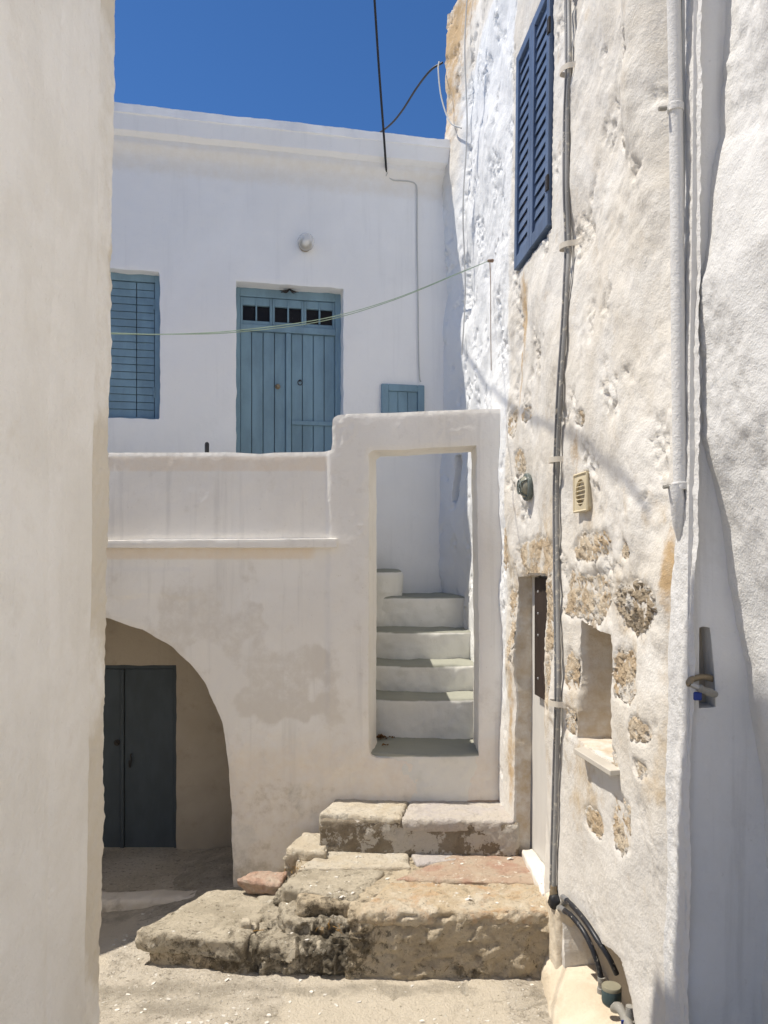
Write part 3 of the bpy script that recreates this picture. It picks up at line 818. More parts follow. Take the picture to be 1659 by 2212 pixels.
# bare stones set in the plaster
def rhash(u, v): return fbm2(u, v, 61, 4)
for k_, s in enumerate(ST):
    st = 0.0085
    us = gl(s[0] - s[2] * 1.35, s[0] + s[2] * 1.35, st); vs = gl(s[1] - s[3] * 1.35, s[1] + s[3] * 1.35, st)
    U, V = np.meshgrid(us, vs, indexing='ij'); u, v = U.ravel(), V.ravel()
    mk = smask(s, u, v, k_)
    d = 0.5 + 0.5 * noise2(u * 2, v * 2, k_)
    ch = fbm2((u * 0.7 + v * 0.7) * 26, (u * 0.7 - v * 0.7) * 70, 63 + k_, 3) * 0.020 + fbm2(u * 38, v * 30, 65 + k_, 4) * 0.008
    h = hr_base(u, v) - 0.005 + ch * s[5] * 0.9 - 0.014 * sstep(0.05, -0.14, mk) - 0.008 * sstep(0.0, 0.3, fbm2(u * 7, v * 7, 90 + k_, 3))
    pts = pr(u, v, h)
    ids = np.arange(len(u)).reshape(U.shape)
    q = np.stack([ids[:-1, :-1], ids[1:, :-1], ids[1:, 1:], ids[:-1, 1:]], -1).reshape(-1, 4)
    ok = (mk[q] > -0.12).all(1)
    cc_u = u[q].mean(1); cc_v = v[q].mean(1)
    for pl_ in (door_poly, niche_poly, shut_poly, meter_poly):
        inn = np.zeros(len(q), bool)
        for du_, dv_ in ((0, 0), (0.012, 0), (-0.012, 0), (0, 0.012), (0, -0.012)): inn |= inpoly(cc_u + du_, cc_v + dv_, pl_)
        ok &= ~inn
    if not ok.any(): continue
    q = q[ok]
    used = np.zeros(len(u), bool); used[q.ravel()] = True
    rm = np.cumsum(used) - 1
    mesh_from("stone", pts[used], rm[q], M[s[4]], right_house, smooth=50, attrs={"wash": (np.maximum(sstep(0.35, 0.0, mk) * 0.62, 0.55 * sstep(-0.05, 0.3, fbm2(u * 6, v * 6, 91 + k_, 3))))[used], "lichen": (u * 0)[used]})
# backs of the openings
def rback(name, u0, u1, z0, z1, d, mat):
    v = [rpt(u1, z0, -d) , rpt(u0, z0, -d), rpt(u0, z1, -d), rpt(u1, z1, -d)]
    for x in v: x[0] += 0.011 * (x[2] - 1.6)
    return mesh_from(name, v, [[0, 1, 2, 3]], mat, right_house, smooth=0)
rback("niche_back", 3.1, 3.65, 1.15, 1.85, 0.255, M['right'])
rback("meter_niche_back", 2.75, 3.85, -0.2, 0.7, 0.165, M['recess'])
rback("hollow_back", 6.1, 6.4, 2.4, 2.95, 0.3, M['right'])
# the narrow door in its recess
rd = mesh_from("door", *rbox(4.02, 4.68, 0.2, 2.0, -0.135, -0.100, 0.002), M['doorwhite'], right_house)
mesh_from("moulding", *rbox(4.30, 4.325, 0.34, 1.28, -0.1, -0.092, 0.004), M["doorwhite"], rd)
pv = mesh_from("weather_plate", *rbox(4.085, 4.49, 1.28, 1.94, -0.1, -0.070, 0.003), M['rustplate'], rd)
for zz in (1.38, 1.62, 1.74, 1.86):
    mesh_from("rivet", *lathe(rpt(4.42, zz, -0.070), RN, [(0, 0.008), (0.004, 0.006), (0.006, 0.001)], 8), M['steel'], rd)
# the marble slab under the niche
def rp3(u, z, off): return tuple(rpt(u, z, off))
top = [rp3(3.585, 0, -0.2), rp3(3.12, 0, -0.2), rp3(3.075, 0, 0.050), rp3(3.44, 0, 0.066)]
bt = [(x, y, 1.205) for x, y, z in top]; tp = [(x, y, 1.228) for x, y, z in top]
mesh_from("sill", *hexa([bt[i] for i in (3, 2, 1, 0)] + [tp[i] for i in (3, 2, 1, 0)], 0.003), M['marble'], right_house)

# blue louvred shutters
def shutter(u0, u1, z0, z1):
    off0, off1 = -0.030, 0.016
    w = 0.045
    fr = join([rbox(u0, u0 + w, z0, z1, off0, off1), rbox(u1 - w, u1, z0, z1, off0, off1),
               rbox(u0 + w, u1 - w, z1 - 0.055, z1, off0, off1 - 0.001), rbox(u0 + w, u1 - w, z0, z0 + 0.07, off0, off1 - 0.001)])
    o = mesh_from("shutter", *fr, M['blue'], right_house)
    n = 17
    zs = np.linspace(z0 + 0.07, z1 - 0.055, n + 1)
    for i in range(n):
        za, zb = zs[i], zs[i + 1]
        sl_ = 0.032
        c = [rpt(u1 - w, za + 0.002, 0.004), rpt(u0 + w, za + 0.002, 0.004), rpt(u0 + w, za + 0.006, -0.006), rpt(u1 - w, za + 0.006, -0.006),
             rpt(u1 - w, zb - 0.004, -0.006), rpt(u0 + w, zb - 0.004, -0.006), rpt(u0 + w, zb + 0.002, -0.016), rpt(u1 - w, zb + 0.002, -0.016)]
        for x in c: x[0] += 0.011 * (x[2] - 1.6)
        mesh_from("slat", *hexa(c, 0), M['blue'], o, smooth=0)
    for v in o.data.vertices:
        v.co.x += 0.011 * (v.co.z - 1.6)
    return o
um = (U_SH[0] + U_SH[1]) / 2
s1 = shutter(um + 0.002, U_SH[0], *Z_SH); s2 = shutter(U_SH[1], um - 0.002, *Z_SH)
b1 = rbox(U_SH[1] - 0.02, U_SH[0] + 0.03, Z_SH[0] - 0.03, Z_SH[1] + 0.03, -0.06, -0.048, 0)
o = mesh_from("window_board", *b1, M['rustplate'], right_house)
for v in o.data.vertices: v.co.x += 0.011 * (v.co.z - 1.6)
for zz in (3.95, 4.75):
    o = mesh_from("hinge", *rbox(U_SH[1] - 0.012, U_SH[1] + 0.02, zz - 0.04, zz + 0.04, 0.010, 0.022, 0.002), M['iron'], right_house)
    for v in o.data.vertices: v.co.x += 0.011 * (v.co.z + right_house.location.z - 1.6)

# ================================================================== UPPER HOUSE (back facade)
upper_house = thing("upper_house", "whitewashed upper house with grey blue door under the sky", "house", (-0.8, 6.2, 2.2))
da0 = FU(510, 700)[0]; da1 = FU(742, 700)[0]; dz1 = (FU(510, 605)[1] + FU(742, 625)[1]) / 2
wa1 = FU(345.5, 700)[0]; wa0 = wa1 - 0.80; wz1 = FU(345, 587)[1]; wz0 = FU(345, 906)[1]
ca0 = FU(823, 850)[0]; ca1 = FU(915, 850)[0]; cz1 = FU(869, 832)[1]; cz0 = cz1 - 0.52
def hfac(u, v):
    h = fbm2(u * 1.2, v * 1.0, 71, 3) * 0.010 + fbm2(u * 6, v * 5, 72, 3) * 0.0035 + fbm2(u * 24, v * 20, 73, 3) * 0.0012
    h = h + 0.055 * np.exp(-((5.13 - np.minimum(v, 5.13)) / 0.05) ** 1.2) * (v > 4.8)
    warm = sstep(4.82, 5.0, v) * 0.55
    return h, {'warm': warm}
us = gl(-4.6, 0.16, 0.015); vs = gl(0.5, 5.22, 0.015)
hol = [dict(poly=wobble([(da0, 2.1), (da0, dz1), (da1, dz1), (da1, 2.1)], 0.004, 7, 11), depth=0.20, soft=0.010),
       dict(poly=wobble([(wa0, wz0), (wa0, wz1), (wa1, wz1), (wa1, wz0)], 0.004, 7, 12), depth=0.17, soft=0.010),
       dict(poly=wobble([(ca0 + 0.02, cz0 + 0.02), (ca0 + 0.02, cz1 - 0.02), (ca1 - 0.02, cz1 - 0.02), (ca1 - 0.02, cz0 + 0.02)], 0.0, 7, 13), depth=0.05, soft=0.0)]
def pf(u, v, h):
    return FO[None] + FA[None] * u[:, None] + FN[None] * h[:, None] + np.stack([u * 0, u * 0, v], 1)
V_, F_, A_ = sheet(us, vs, hfac, pf, holes=hol)
mesh_from("wall", V_, F_, M['facade'], upper_house, smooth=60, attrs=A_)
# cornice: sloped coping over a plain band
prof = [(-0.15, 5.395), (0.098, 5.388), (0.112, 5.318), (0.104, 5.312), (0.094, 5.200), (0.045, 5.165), (-0.02, 5.14)]
aa = gl(-4.7, 0.07, 0.03)
Vc = []; Fc = []
for i, a in enumerate(aa):
    for j, (n_, z_) in enumerate(prof):
        w = 0.004 * float(noise2(a * 3, j * 1.7, 5)) + 0.002 * float(noise2(a * 17, j * 2.1, 6))
        Vc.append(FP(a, z_ + w, n_ + w))
k_ = len(prof)
for i in range(len(aa) - 1):
    for j in range(k_ - 1):
        Fc.append([i * k_ + j, i * k_ + j + 1, (i + 1) * k_ + j + 1, (i + 1) * k_ + j])
Fc.append(list(range(k_))); Fc.append([(len(aa) - 1) * k_ + j for j in range(k_)][::-1])
mesh_from("cornice", Vc, Fc, M['facade'], upper_house, smooth=35)
rf = [FP(-4.7, 5.33, -0.1), FP(0.3, 5.33, -0.1), FP(0.3, 5.33, -4.5), FP(-4.7, 5.33, -4.5)]
mesh_from("roof", *hexa([(x[0], x[1], 5.2) for x in rf] + [(x[0], x[1], 5.36) for x in rf], 0), M['facade'], upper_house, smooth=0)

# double door of planks
D0, D1 = -0.205, -0.150
zt = FU(626, 700)[1]                 # underside of the transom light
fw = 0.035
dm = (da0 + da1) / 2 - 0.008
zhead = dz1 - 0.045
door = mesh_from("door", *join([fbox(da0 - 0.02, da0 + fw, 2.15, dz1 + 0.02, D0, D1 + 0.012), fbox(da1 - fw - 0.01, da1 + 0.02, 2.15, dz1 + 0.02, D0, D1 + 0.012),
                                fbox(da0 + fw, da1 - fw - 0.01, zhead - 0.02, dz1 + 0.02, D0, D1 + 0.010), fbox(da0 + fw, da1 - fw - 0.01, zt - 0.03, zt + 0.02, D0, D1 + 0.018)]), M['door'], upper_house)
ia0, ia1 = da0 + fw, da1 - fw - 0.01
# transom: three lights, each with a dark pane and a muntin
tw = (ia1 - ia0) / 3
for i in range(3):
    a0 = ia0 + tw * i; a1 = a0 + tw
    tr = mesh_from("transom_light", *join([fbox(a0 + 0.001, a0 + 0.020, zt + 0.022, zhead - 0.022, D0, D1 - 0.004), fbox(a1 - 0.020, a1 - 0.001, zt + 0.022, zhead - 0.022, D0, D1 - 0.004),
                   fbox(a0 + 0.020, a1 - 0.020, zhead - 0.085, zhead - 0.022, D0, D1 - 0.005), fbox(a0 + 0.020, a1 - 0.020, zt + 0.022, zt + 0.055, D0, D1 - 0.005),
                   fbox((a0 + a1) / 2 - 0.006, (a0 + a1) / 2 + 0.006, zt + 0.056, zhead - 0.03, D0, D1 + 0.004, 0.001)]), M['door'], door)
    mesh_from("pane", *fbox(a0 + 0.015, a1 - 0.015, zt + 0.05, zhead - 0.08, D0, D1 - 0.032, 0), M['glass'], door, smooth=0)
zl1 = zt - 0.032
nb = 4
lw = dm - 0.016 - ia0
for i in range(nb):
    w = lw / nb
    mesh_from("plank", *fbox(ia0 + w * i + 0.0025, ia0 + w * (i + 1) - 0.0025, 2.17, zl1, D0, D1 - 0.004 - (0.003 if i % 2 else 0), 0.002), M['door'], door)
mesh_from("centre_post", *fbox(dm - 0.016, dm + 0.026, 2.17, zl1, D0, D1 + 0.014, 0.004), M['door'], door)
rw_ = ia1 - dm - 0.028
for i in range(nb):
    w = rw_ / nb
    mesh_from("plank", *fbox(dm + 0.028 + w * i + 0.0025, dm + 0.028 + w * (i + 1) - 0.0025, 2.17, zl1, D0, D1 - 0.006 - (0.003 if i % 2 else 0), 0.002), M['door'], door)
zr = FU(670, 906)[1]
mesh_from("rail", *fbox(dm + 0.03, ia1 - 0.02, zr - 0.022, zr + 0.012, D1 - 0.01, D1 + 0.010, 0.003), M['door'], door)
mesh_from("door_back", *fbox(da0 - 0.02, da1 + 0.02, 2.1, dz1 + 0.02, D0 - 0.03, D0 + 0.01, 0), M['iron'], door, smooth=0)
ka, kz = FU(603, 826)
mesh_from("lock_plate", *lathe(FP(ka, kz, D1 - 0.004), FN, [(0, 0.022), (0.006, 0.021), (0.01, 0.012), (0.022, 0.012), (0.03, 0.016), (0.04, 0.010)], 14), M['brass'], door)
ra, rz = FU(652, 818)
ring = [FP(ra + 0.017 * math.cos(t), rz + 0.019 * math.sin(t), D1 + 0.010) for t in np.linspace(0, 2 * math.pi, 16)]
mesh_from("ring_knocker", *tube(ring, 0.0035, 6, 2), M['iron'], door)
mesh_from("ring_stud", *lathe(FP(ra, rz + 0.019, D1 - 0.008), FN, [(0, 0.008), (0.016, 0.007), (0.02, 0.003)], 10), M['iron'], door)
# soot mark left by a plant over the door
mk_ = []
fa_, fz_ = FU(628, 621)
for i in range(16):
    th = random.uniform(0, 2 * math.pi); L = random.uniform(0.05, 0.10)
    n0 = -0.09
    mk_.append(tube([FP(fa_, dz1 - 0.006, n0), FP(fa_ + L * 0.5 * math.cos(th), dz1 - 0.022, n0 + 0.02 * math.sin(th)), FP(fa_ + L * math.cos(th), dz1 - 0.026, n0 + 0.04 * math.sin(th))], [0.006, 0.005, 0.0015], 4, 3))
tw_ = mesh_from("withered_twigs", *join(mk_), M['iron'], None, label="small dark withered bunch hanging from the lintel over the blue door", cat="dry twigs")

# louvred window left of the door
win = mesh_from("window_shutter", *join([fbox(wa1 - 0.045, wa1 + 0.02, wz0 - 0.02, wz1 + 0.02, -0.1700, -0.0950), fbox(wa0 - 0.02, wa0 + 0.03, wz0 - 0.02, wz1 + 0.02, -0.1700, -0.0950),
                                         fbox(wa0 + 0.03, wa1 - 0.045, wz1 - 0.05, wz1 + 0.02, -0.1700, -0.0970), fbox(wa0 + 0.03, wa1 - 0.045, wz0 - 0.02, wz0 + 0.03, -0.1700, -0.0970)]), M['door'], upper_house)
wc = FU(292, 700)[0]
nsl = 18
zs = np.linspace(wz0 + 0.032, wz1 - 0.052, nsl + 1)
for a0, a1 in ((wa0 + 0.032, wc - 0.003), (wc + 0.003, wa1 - 0.05)):
    for i in range(nsl):
        za, zb = zs[i], zs[i + 1]
        c = [FP(a0, za, -0.1070), FP(a1, za, -0.1070), FP(a1, za, -0.1400), FP(a0, za, -0.1400), FP(a0, zb - 0.0035, -0.1140), FP(a1, zb - 0.0035, -0.1140), FP(a1, zb - 0.0035, -0.1400), FP(a0, zb - 0.0035, -0.1400)]
        mesh_from("slat", *hexa(c, 0), M['door'], win, smooth=0)
mesh_from("shutter_back", *fbox(wa0 - 0.02, wa1 + 0.02, wz0 - 0.02, wz1 + 0.02, -0.2000, -0.1500, 0), M['iron'], win, smooth=0)
for zz in (wz1 - 0.22, wz0 + 0.22):
    mesh_from("hinge", *fbox(wa1 - 0.056, wa1 - 0.044, zz - 0.04, zz + 0.04, -0.1100, -0.0900, 0.002), M['door'], win)

# little cupboard door in the facade
cw = 0.055
cab = mesh_from("cupboard", *join([fbox(ca0, ca0 + cw, cz0, cz1, -0.02, 0.030, 0.004), fbox(ca1 - cw, ca1, cz0, cz1, -0.02, 0.030, 0.004),
                                   fbox(ca0 + cw, ca1 - cw, cz1 - cw, cz1, -0.02, 0.029, 0.004), fbox(ca0 + cw, ca1 - cw, cz0, cz0 + cw, -0.02, 0.029, 0.004)]), M['door'], upper_house)
pw_ = (ca1 - ca0 - 2 * cw) / 3
for i in range(3):
    mesh_from("plank", *fbox(ca0 + cw + pw_ * i + 0.0015, ca0 + cw + pw_ * (i + 1) - 0.0015, cz0 + cw, cz1 - cw, -0.02, 0.014, 0.002), M['door'], cab)

# ================================================================== TERRACE HOUSE (parapet, arch, doorway)
terrace = thing("terrace_house", "cream rendered terrace front with dark arch and open stair doorway", "house", (-0.5, 5.0, 0))
WY = 5.0
def TU(x, y, Y=WY): q = P(x, y, Y); return (q[0], q[2])
DZ0 = TU(900, 1627)[1]
door_op = [TU(800, 1632), TU(812, 1637), TU(880, 1640), TU(960, 1641), TU(1034, 1636), TU(1035, 1400), TU(1032, 1150), TU(1030, 962), TU(940, 966), TU(860, 972), TU(806, 972), TU(796, 980), TU(797, 1200), TU(796, 1500), TU(796, 1615)]
arch_r = [(506, 1960), (503, 1850), (499, 1740), (496, 1683), (492, 1638), (481, 1571), (466, 1523), (440, 1471), (407, 1430), (370, 1397), (307, 1360), (238, 1336), (170, 1326)]
arch = arch_r + [(340 - x, y) for x, y in arch_r[::-1][1:]]
arch_poly = [TU(x, y) for x, y in arch]
sky_poly = [TU(-600, 976), TU(245, 977), TU(500, 976), TU(560, 980), TU(590, 977), TU(700, 975), TU(715, 972), TU(718, 955), TU(717, 925), TU(719, 903), TU(730, 896), TU(760, 893), TU(850, 891), TU(950, 886), TU(1040, 883), TU(1140, 881), (1.2, 3.6), (-4.5, 3.6)]
def ht(u, v):
    low = sstep(1.3, 0.7, v)
    h = fbm2(u * 1.3, v * 1.0, 81, 3) * 0.010 + fbm2(u * 6, v * 4, 82, 3) * 0.004 + fbm2(u * 20, v * 16, 83, 3) * 0.0016
    h = h + low * (fbm2(u * 7, v * 8, 84, 4) * 0.010 + fbm2(u * 25, v * 28, 85, 3) * 0.003)
    block = sstep(-0.37, -0.33, u)
    h = h + block * 0.012 * sstep(0.9, 1.3, v)
    # lumpy corners of the block
    lump = np.exp(-((u + 0.25) / 0.09) ** 2 - ((v - 2.85) / 0.12) ** 2) + 0.8 * np.exp(-((u + 0.14) / 0.04) ** 2 - ((v - 2.2) / 0.15) ** 2) + 0.8 * np.exp(-((u - 0.42) / 0.09) ** 2 - ((v - 2.84) / 0.06) ** 2)
    h = h + lump * fbm2(u * 28, v * 28, 86, 3) * 0.010
    # a raised skim of old plaster over the arch
    sk = sstep(2.0, 1.96, v) * sstep(1.80, 1.83, v + 0.03 * noise2(u * 5, u * 0, 87)) * sstep(-1.05, -1.25, u)
    h = h + 0.006 * sk
    warm = 0.55 * sstep(2.575, 2.60, v) * sstep(2.70, 2.68, v) * (1 - block) + 0.6 * sstep(2.02, 2.05, v) * sstep(2.135, 2.11, v) * sstep(-0.36, -0.48, u) + 0.5 * sstep(1.25, 0.75, v)
    p1 = fbm2(u * 1.7 + 4, v * 1.5, 88, 4)
    patch = sstep(0.02, 0.16, p1) * sstep(2.0, 1.8, v) * 0.55 * (1 - 0.6 * block)
    patch = patch + 0.28 * np.exp(-((u + 0.72) / 0.22) ** 2 - ((v - 1.02) / 0.16) ** 2) + 0.45 * np.exp(-((u + 0.36) / 0.1) ** 2 - ((v - 1.2) / 0.3) ** 2)
    patch = patch + block * 0.18
    damp = 0.26 * sstep(0.72, 0.5, v) + 0.25 * sstep(0.3, 0.0, v) + 0.22 * np.exp(-((u + 0.62) / 0.3) ** 2 - ((v - 0.62) / 0.12) ** 2)
    return h, {'warm': np.clip(warm, 0, 1), 'patch': np.clip(patch, 0, 1), 'damp': np.clip(damp, 0, 1)}
def pt(u, v, h): return np.stack([u, WY + 0.012 * (v - 1.4) - h, v], 1)
us = np.concatenate([gl(-4, -1.9, 0.05)[:-1], gl(-1.9, 0.80, 0.0115)]); vs = gl(-0.25, 3.02, 0.0115)
cxd = -0.02
V_, F_, A_ = sheet(us, vs, ht, pt, holes=[dict(poly=wobble(door_op, 0.003, 8, 21), depth=0.30, soft=0.014, shift=lambda u, v: (np.where(u < cxd, 0.045, 0.0), 0 * v)),
                                            dict(poly=wobble(arch_poly, 0.006, 6, 22), depth=0.80, soft=0.016),
                                            dict(poly=sky_poly, depth=0.30, soft=0.014)])
mesh_from("wall", V_, F_, M['cream'], terrace, smooth=55, attrs=A_)
# ledge under the parapet
l0, l1 = TU(60, 1172), TU(729, 1163)
zt_ = l1[1]; zb_ = TU(729, 1184)[1]
X_, Q_ = rock([(-2.6, 5.1, zt_ - 0.02), (l1[0], 5.1, zt_), (l1[0], 4.962, zt_), (-2.6, 4.962, zt_ - 0.02)], zb_, 0.016, 0.008, 0.005, 91)
mesh_from("ledge", X_, Q_, M['cream'], terrace, smooth=50)
# inside the arch: back wall with the cellar door
def PB(x, y): q = P(x, y, 5.78); return (q[0], q[2])
dl, dr_, dtop, dbot = PB(150, 1500)[0], PB(380.5, 1500)[0], PB(300, 1437)[1], PB(300, 1872)[1]
V_, F_, A_ = sheet(gl(-3.4, -0.8, 0.02), gl(-0.3, 2.1, 0.02), lambda u, v: (fbm2(u * 2, v * 2, 95, 3) * 0.008 + fbm2(u * 9, v * 8, 96, 3) * 0.003, {'damp': 0.4 * sstep(0.25, 0.0, v), 'warm': 0 * u + 0.3, 'patch': 0 * u}),
                   lambda u, v, h: np.stack([u, 5.78 - h, v], 1), holes=[dict(poly=wobble([(dl, dbot), (dl, dtop), (dr_, dtop), (dr_, dbot)], 0.004, 6, 24), depth=0.07, soft=0.008)])
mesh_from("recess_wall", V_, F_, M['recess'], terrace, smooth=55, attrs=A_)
fl = [(-3.2, 4.93, -0.06), (-0.8, 4.93, -0.06), (-0.8, 5.9, -0.055), (-3.2, 5.9, -0.055)]
mesh_from("recess_floor", fl, [[0, 1, 2, 3]], M['ground'], terrace, smooth=0)
cdm = P(265, 1600, 5.83)[0]
cd = mesh_from("cellar_door", *join([xbox(dl - 0.02, dl + 0.03, 5.81, 5.86, dbot, dtop, 0.003), xbox(dr_ - 0.025, dr_ + 0.02, 5.81, 5.86, dbot, dtop, 0.003), xbox(dl + 0.03, dr_ - 0.025, 5.812, 5.86, dtop - 0.03, dtop + 0.02, 0.003)]), M['darkdoor'], terrace)
mesh_from("leaf", *xbox(dl + 0.032, cdm - 0.014, 5.825, 5.86, dbot + 0.01, dtop - 0.032, 0.003), M['darkdoor'], cd)
mesh_from("leaf", *xbox(cdm + 0.016, dr_ - 0.027, 5.825, 5.86, dbot + 0.01, dtop - 0.032, 0.003), M['darkdoor'], cd)
mesh_from("centre_strip", *xbox(cdm - 0.013, cdm + 0.015, 5.81, 5.86, dbot + 0.01, dtop - 0.032, 0.004), M['darkdoor'], cd)
q = P(253, 1604, 5.825)
mesh_from("knob", *lathe(q, (0, -1, 0), [(0, 0.024), (0.005, 0.023), (0.008, 0.012), (0.02, 0.014), (0.03, 0.012), (0.034, 0.004)], 14), M['iron'], cd)
q = P(283, 1640, 5.815)
mesh_from("pull_handle", *tube([q + np.array([0, 0.01, 0.035]), q + np.array([0, -0.012, 0.03]), q + np.array([0.006, -0.016, 0.0]), q + np.array([0, -0.016, -0.05]), q + np.array([-0.008, -0.014, -0.048]), q + np.array([-0.009, -0.014, -0.005])], 0.005, 6, 4), M['iron'], cd)
# whitewashed kerb along the arch foot
X_, Q_ = rock([(-2.4, 5.02, -0.045), (-0.93, 5.02, -0.02), (-0.93, 4.86, -0.015), (-2.4, 4.86, -0.05)], -0.16, 0.018, 0.03, 0.03, 97, nfreq=6, lumps=0.02)
mesh_from("kerb", X_, Q_, M['recess2'], terrace, smooth=60, attrs={'damp': sstep(-0.06, -0.14, X_[:, 2]) * 0.6, 'warm': 0 * X_[:, 0] + 0.2, 'patch': 0 * X_[:, 0]})
# terrace floor and the stair side of the terrace
tf = [(-4, 5.25, 2.2), (-0.10, 5.25, 2.2), (-0.10, 6.45, 2.2), (-4, 6.0, 2.2)]
mesh_from("terrace_floor", *hexa([(x, y, 0.3) for x, y, z in tf[1:3]] + [(-0.30, 6.45, 0.3), (-0.30, 5.25, 0.3)] + [tf[1], tf[2], (-0.30, 6.45, 2.2), (-0.30, 5.25, 2.2)], 0.02, 2), M['tread'], terrace)
mesh_from("terrace_slab", *hexa([(-4, 5.27, 2.05), (-0.28, 5.27, 2.05), (-0.28, 6.42, 2.05), (-4, 5.62, 2.05), (-4, 5.27, 2.19), (-0.28, 5.27, 2.19), (-0.28, 6.42, 2.19), (-4, 5.62, 2.19)], 0), M['tread'], terrace)

# ================================================================== STAIRS behind the doorway
stairs = thing("stairs", "narrow whitewashed stairs with grey treads rising through the open doorway", "stairs", (0.3, 5.4, 0.84))
def step(yl, yr, yb, zt, z0, xl=-0.11, xr=None, seed=1, rad=0.032, rr=None):
    xr0 = xr if xr is not None else RW0 - RWS * yr + 0.015
    xrb = xr if xr is not None else RW0 - RWS * yb + 0.015
    top = [(xl, yb, zt + 0.018), (xrb, yb, zt + 0.018), (xr0, yr, zt - 0.006), (xl, yl, zt - 0.004)]
    X, Q = rock(top, z0, 0.016, rad, 0.022, seed, nfreq=5)
    # bowed nosing
    t = np.clip((X[:, 0] - xl) / (xr0 - xl), 0, 1)
    fr = sstep(yb, yl, X[:, 1])
    X[:, 1] -= 0.06 * np.sin(t * math.pi) * fr
    X[:, 2] += 0.010 * noise2(X[:, 0] * 4, X[:, 1] * 3, seed) 
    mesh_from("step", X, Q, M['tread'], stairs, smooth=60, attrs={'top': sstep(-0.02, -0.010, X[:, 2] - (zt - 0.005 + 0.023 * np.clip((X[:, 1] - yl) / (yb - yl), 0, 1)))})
step(5.035, 5.035, 5.60, DZ0, 0.4, seed=101, rad=0.012)
step(5.45, 5.43, 5.85, P(900, 1506, 5.42)[2], 0.6, seed=102)
step(5.68, 5.66, 6.05, P(900, 1433, 5.65)[2], 0.8, seed=103)
step(5.91, 5.87, 6.25, P(900, 1361, 5.86)[2], 1.0, seed=104)
step(6.12, 6.10, 6.62, P(900, 1287, 6.08)[2], 1.2, seed=105)
step(6.13, 6.16, 6.55, P(850, 1231, 6.13)[2], 1.5, xl=-0.16, xr=P(870, 1231, 6.16)[0], seed=106, rad=0.05)

#PART3
# ================================================================== STONE STEPS in front
front = thing("stone_steps", "worn stone steps of flagstones climbing to the whitewashed doorway", "steps", (0.1, 4.3, 0))
def lich(X, extra=0.0):
    x, y, z = X[:, 0], X[:, 1], X[:, 2]
    a = 1.15 * np.exp(-((x + 0.20) / 0.16) ** 2 - ((y - 3.95) / 0.22) ** 2 - ((z - 0.12) / 0.16) ** 2)      # the mossy cleft
    a = a + 0.75 * np.exp(-((x + 0.62) / 0.3) ** 2 - ((y - 4.0) / 0.15) ** 2 - ((z - 0.06) / 0.09) ** 2)
    a = a + 0.45 * np.exp(-((x + 0.95) / 0.25) ** 2 - ((y - 4.05) / 0.15) ** 2 - ((z - 0.10) / 0.06) ** 2)
    a = a + 0.8 * np.exp(-((x - 0.38) / 0.13) ** 2 - ((y - 3.95) / 0.2) ** 2 - ((z - 0.03) / 0.04) ** 2)
    return np.clip((a + extra) * 0.85, 0, 1.3)
def stone(name, pts, Z, z0, mat, seed, res=0.012, lx=0.0, dz=(0, 0, 0, 0), zr=None, **kw):
    top = []
    for (x, y), d in zip(pts, dz):
        q = G(x, y, zr if zr is not None else Z); q[2] = Z + d; top.append(q)
    X, Q = rock(top, z0, res, seed=seed, **kw)
    return mesh_from(name, X, Q, M[mat], front, smooth=60, attrs={'lichen': lich(X, lx)})
ZS = 0.325
# rubble bed and rendered riser
stone("riser", [(770, 1850), (1232, 1850), (1228, 1969), (744, 1971)], ZS - 0.018, -0.08, 'tan', 201, zr=ZS, rad=0.035, rough=0.034, nfreq=5.5, lumps=0.022, chip=0.014, frac=0.008, fsize=0.08, flare=0.016)
stone("bed", [(640, 1826), (1232, 1826), (1226, 1955), (640, 1940)], ZS - 0.017, 0.05, 'tan', 202, zr=ZS, rad=0.02, rough=0.012, nfreq=9, lumps=0.010, frac=0.003, lx=0.45)
# flagstones
stone("flagstone", [(842, 1901), (1200, 1911), (1220, 1966), (768, 1969)], ZS + 0.005, ZS - 0.07, 'ochre', 203, rad=0.028, rough=0.026, lumps=0.022, chip=0.014, frac=0.009)
stone("flagstone", [(655, 1874), (838, 1874), (768, 1942), (606, 1910)], ZS + 0.002, ZS - 0.10, 'greystone', 204, rad=0.026, rough=0.022, lumps=0.016, chip=0.010, frac=0.009)
stone("flagstone", [(706, 1834), (880, 1832), (888, 1872), (640, 1877)], ZS + 0.006, ZS - 0.07, 'buff', 205, rad=0.014, rough=0.012, lumps=0.006, frac=0.004)
stone("flagstone", [(884, 1832), (1004, 1832), (986, 1856), (900, 1868)], ZS + 0.003, ZS - 0.07, 'lilac', 206, rad=0.012, rough=0.012, frac=0.004)
stone("flagstone", [(1004, 1836), (1194, 1846), (1202, 1909), (850, 1899)], ZS + 0.002, ZS - 0.07, 'rosy', 207, rad=0.012, rough=0.012, lumps=0.006, frac=0.004)
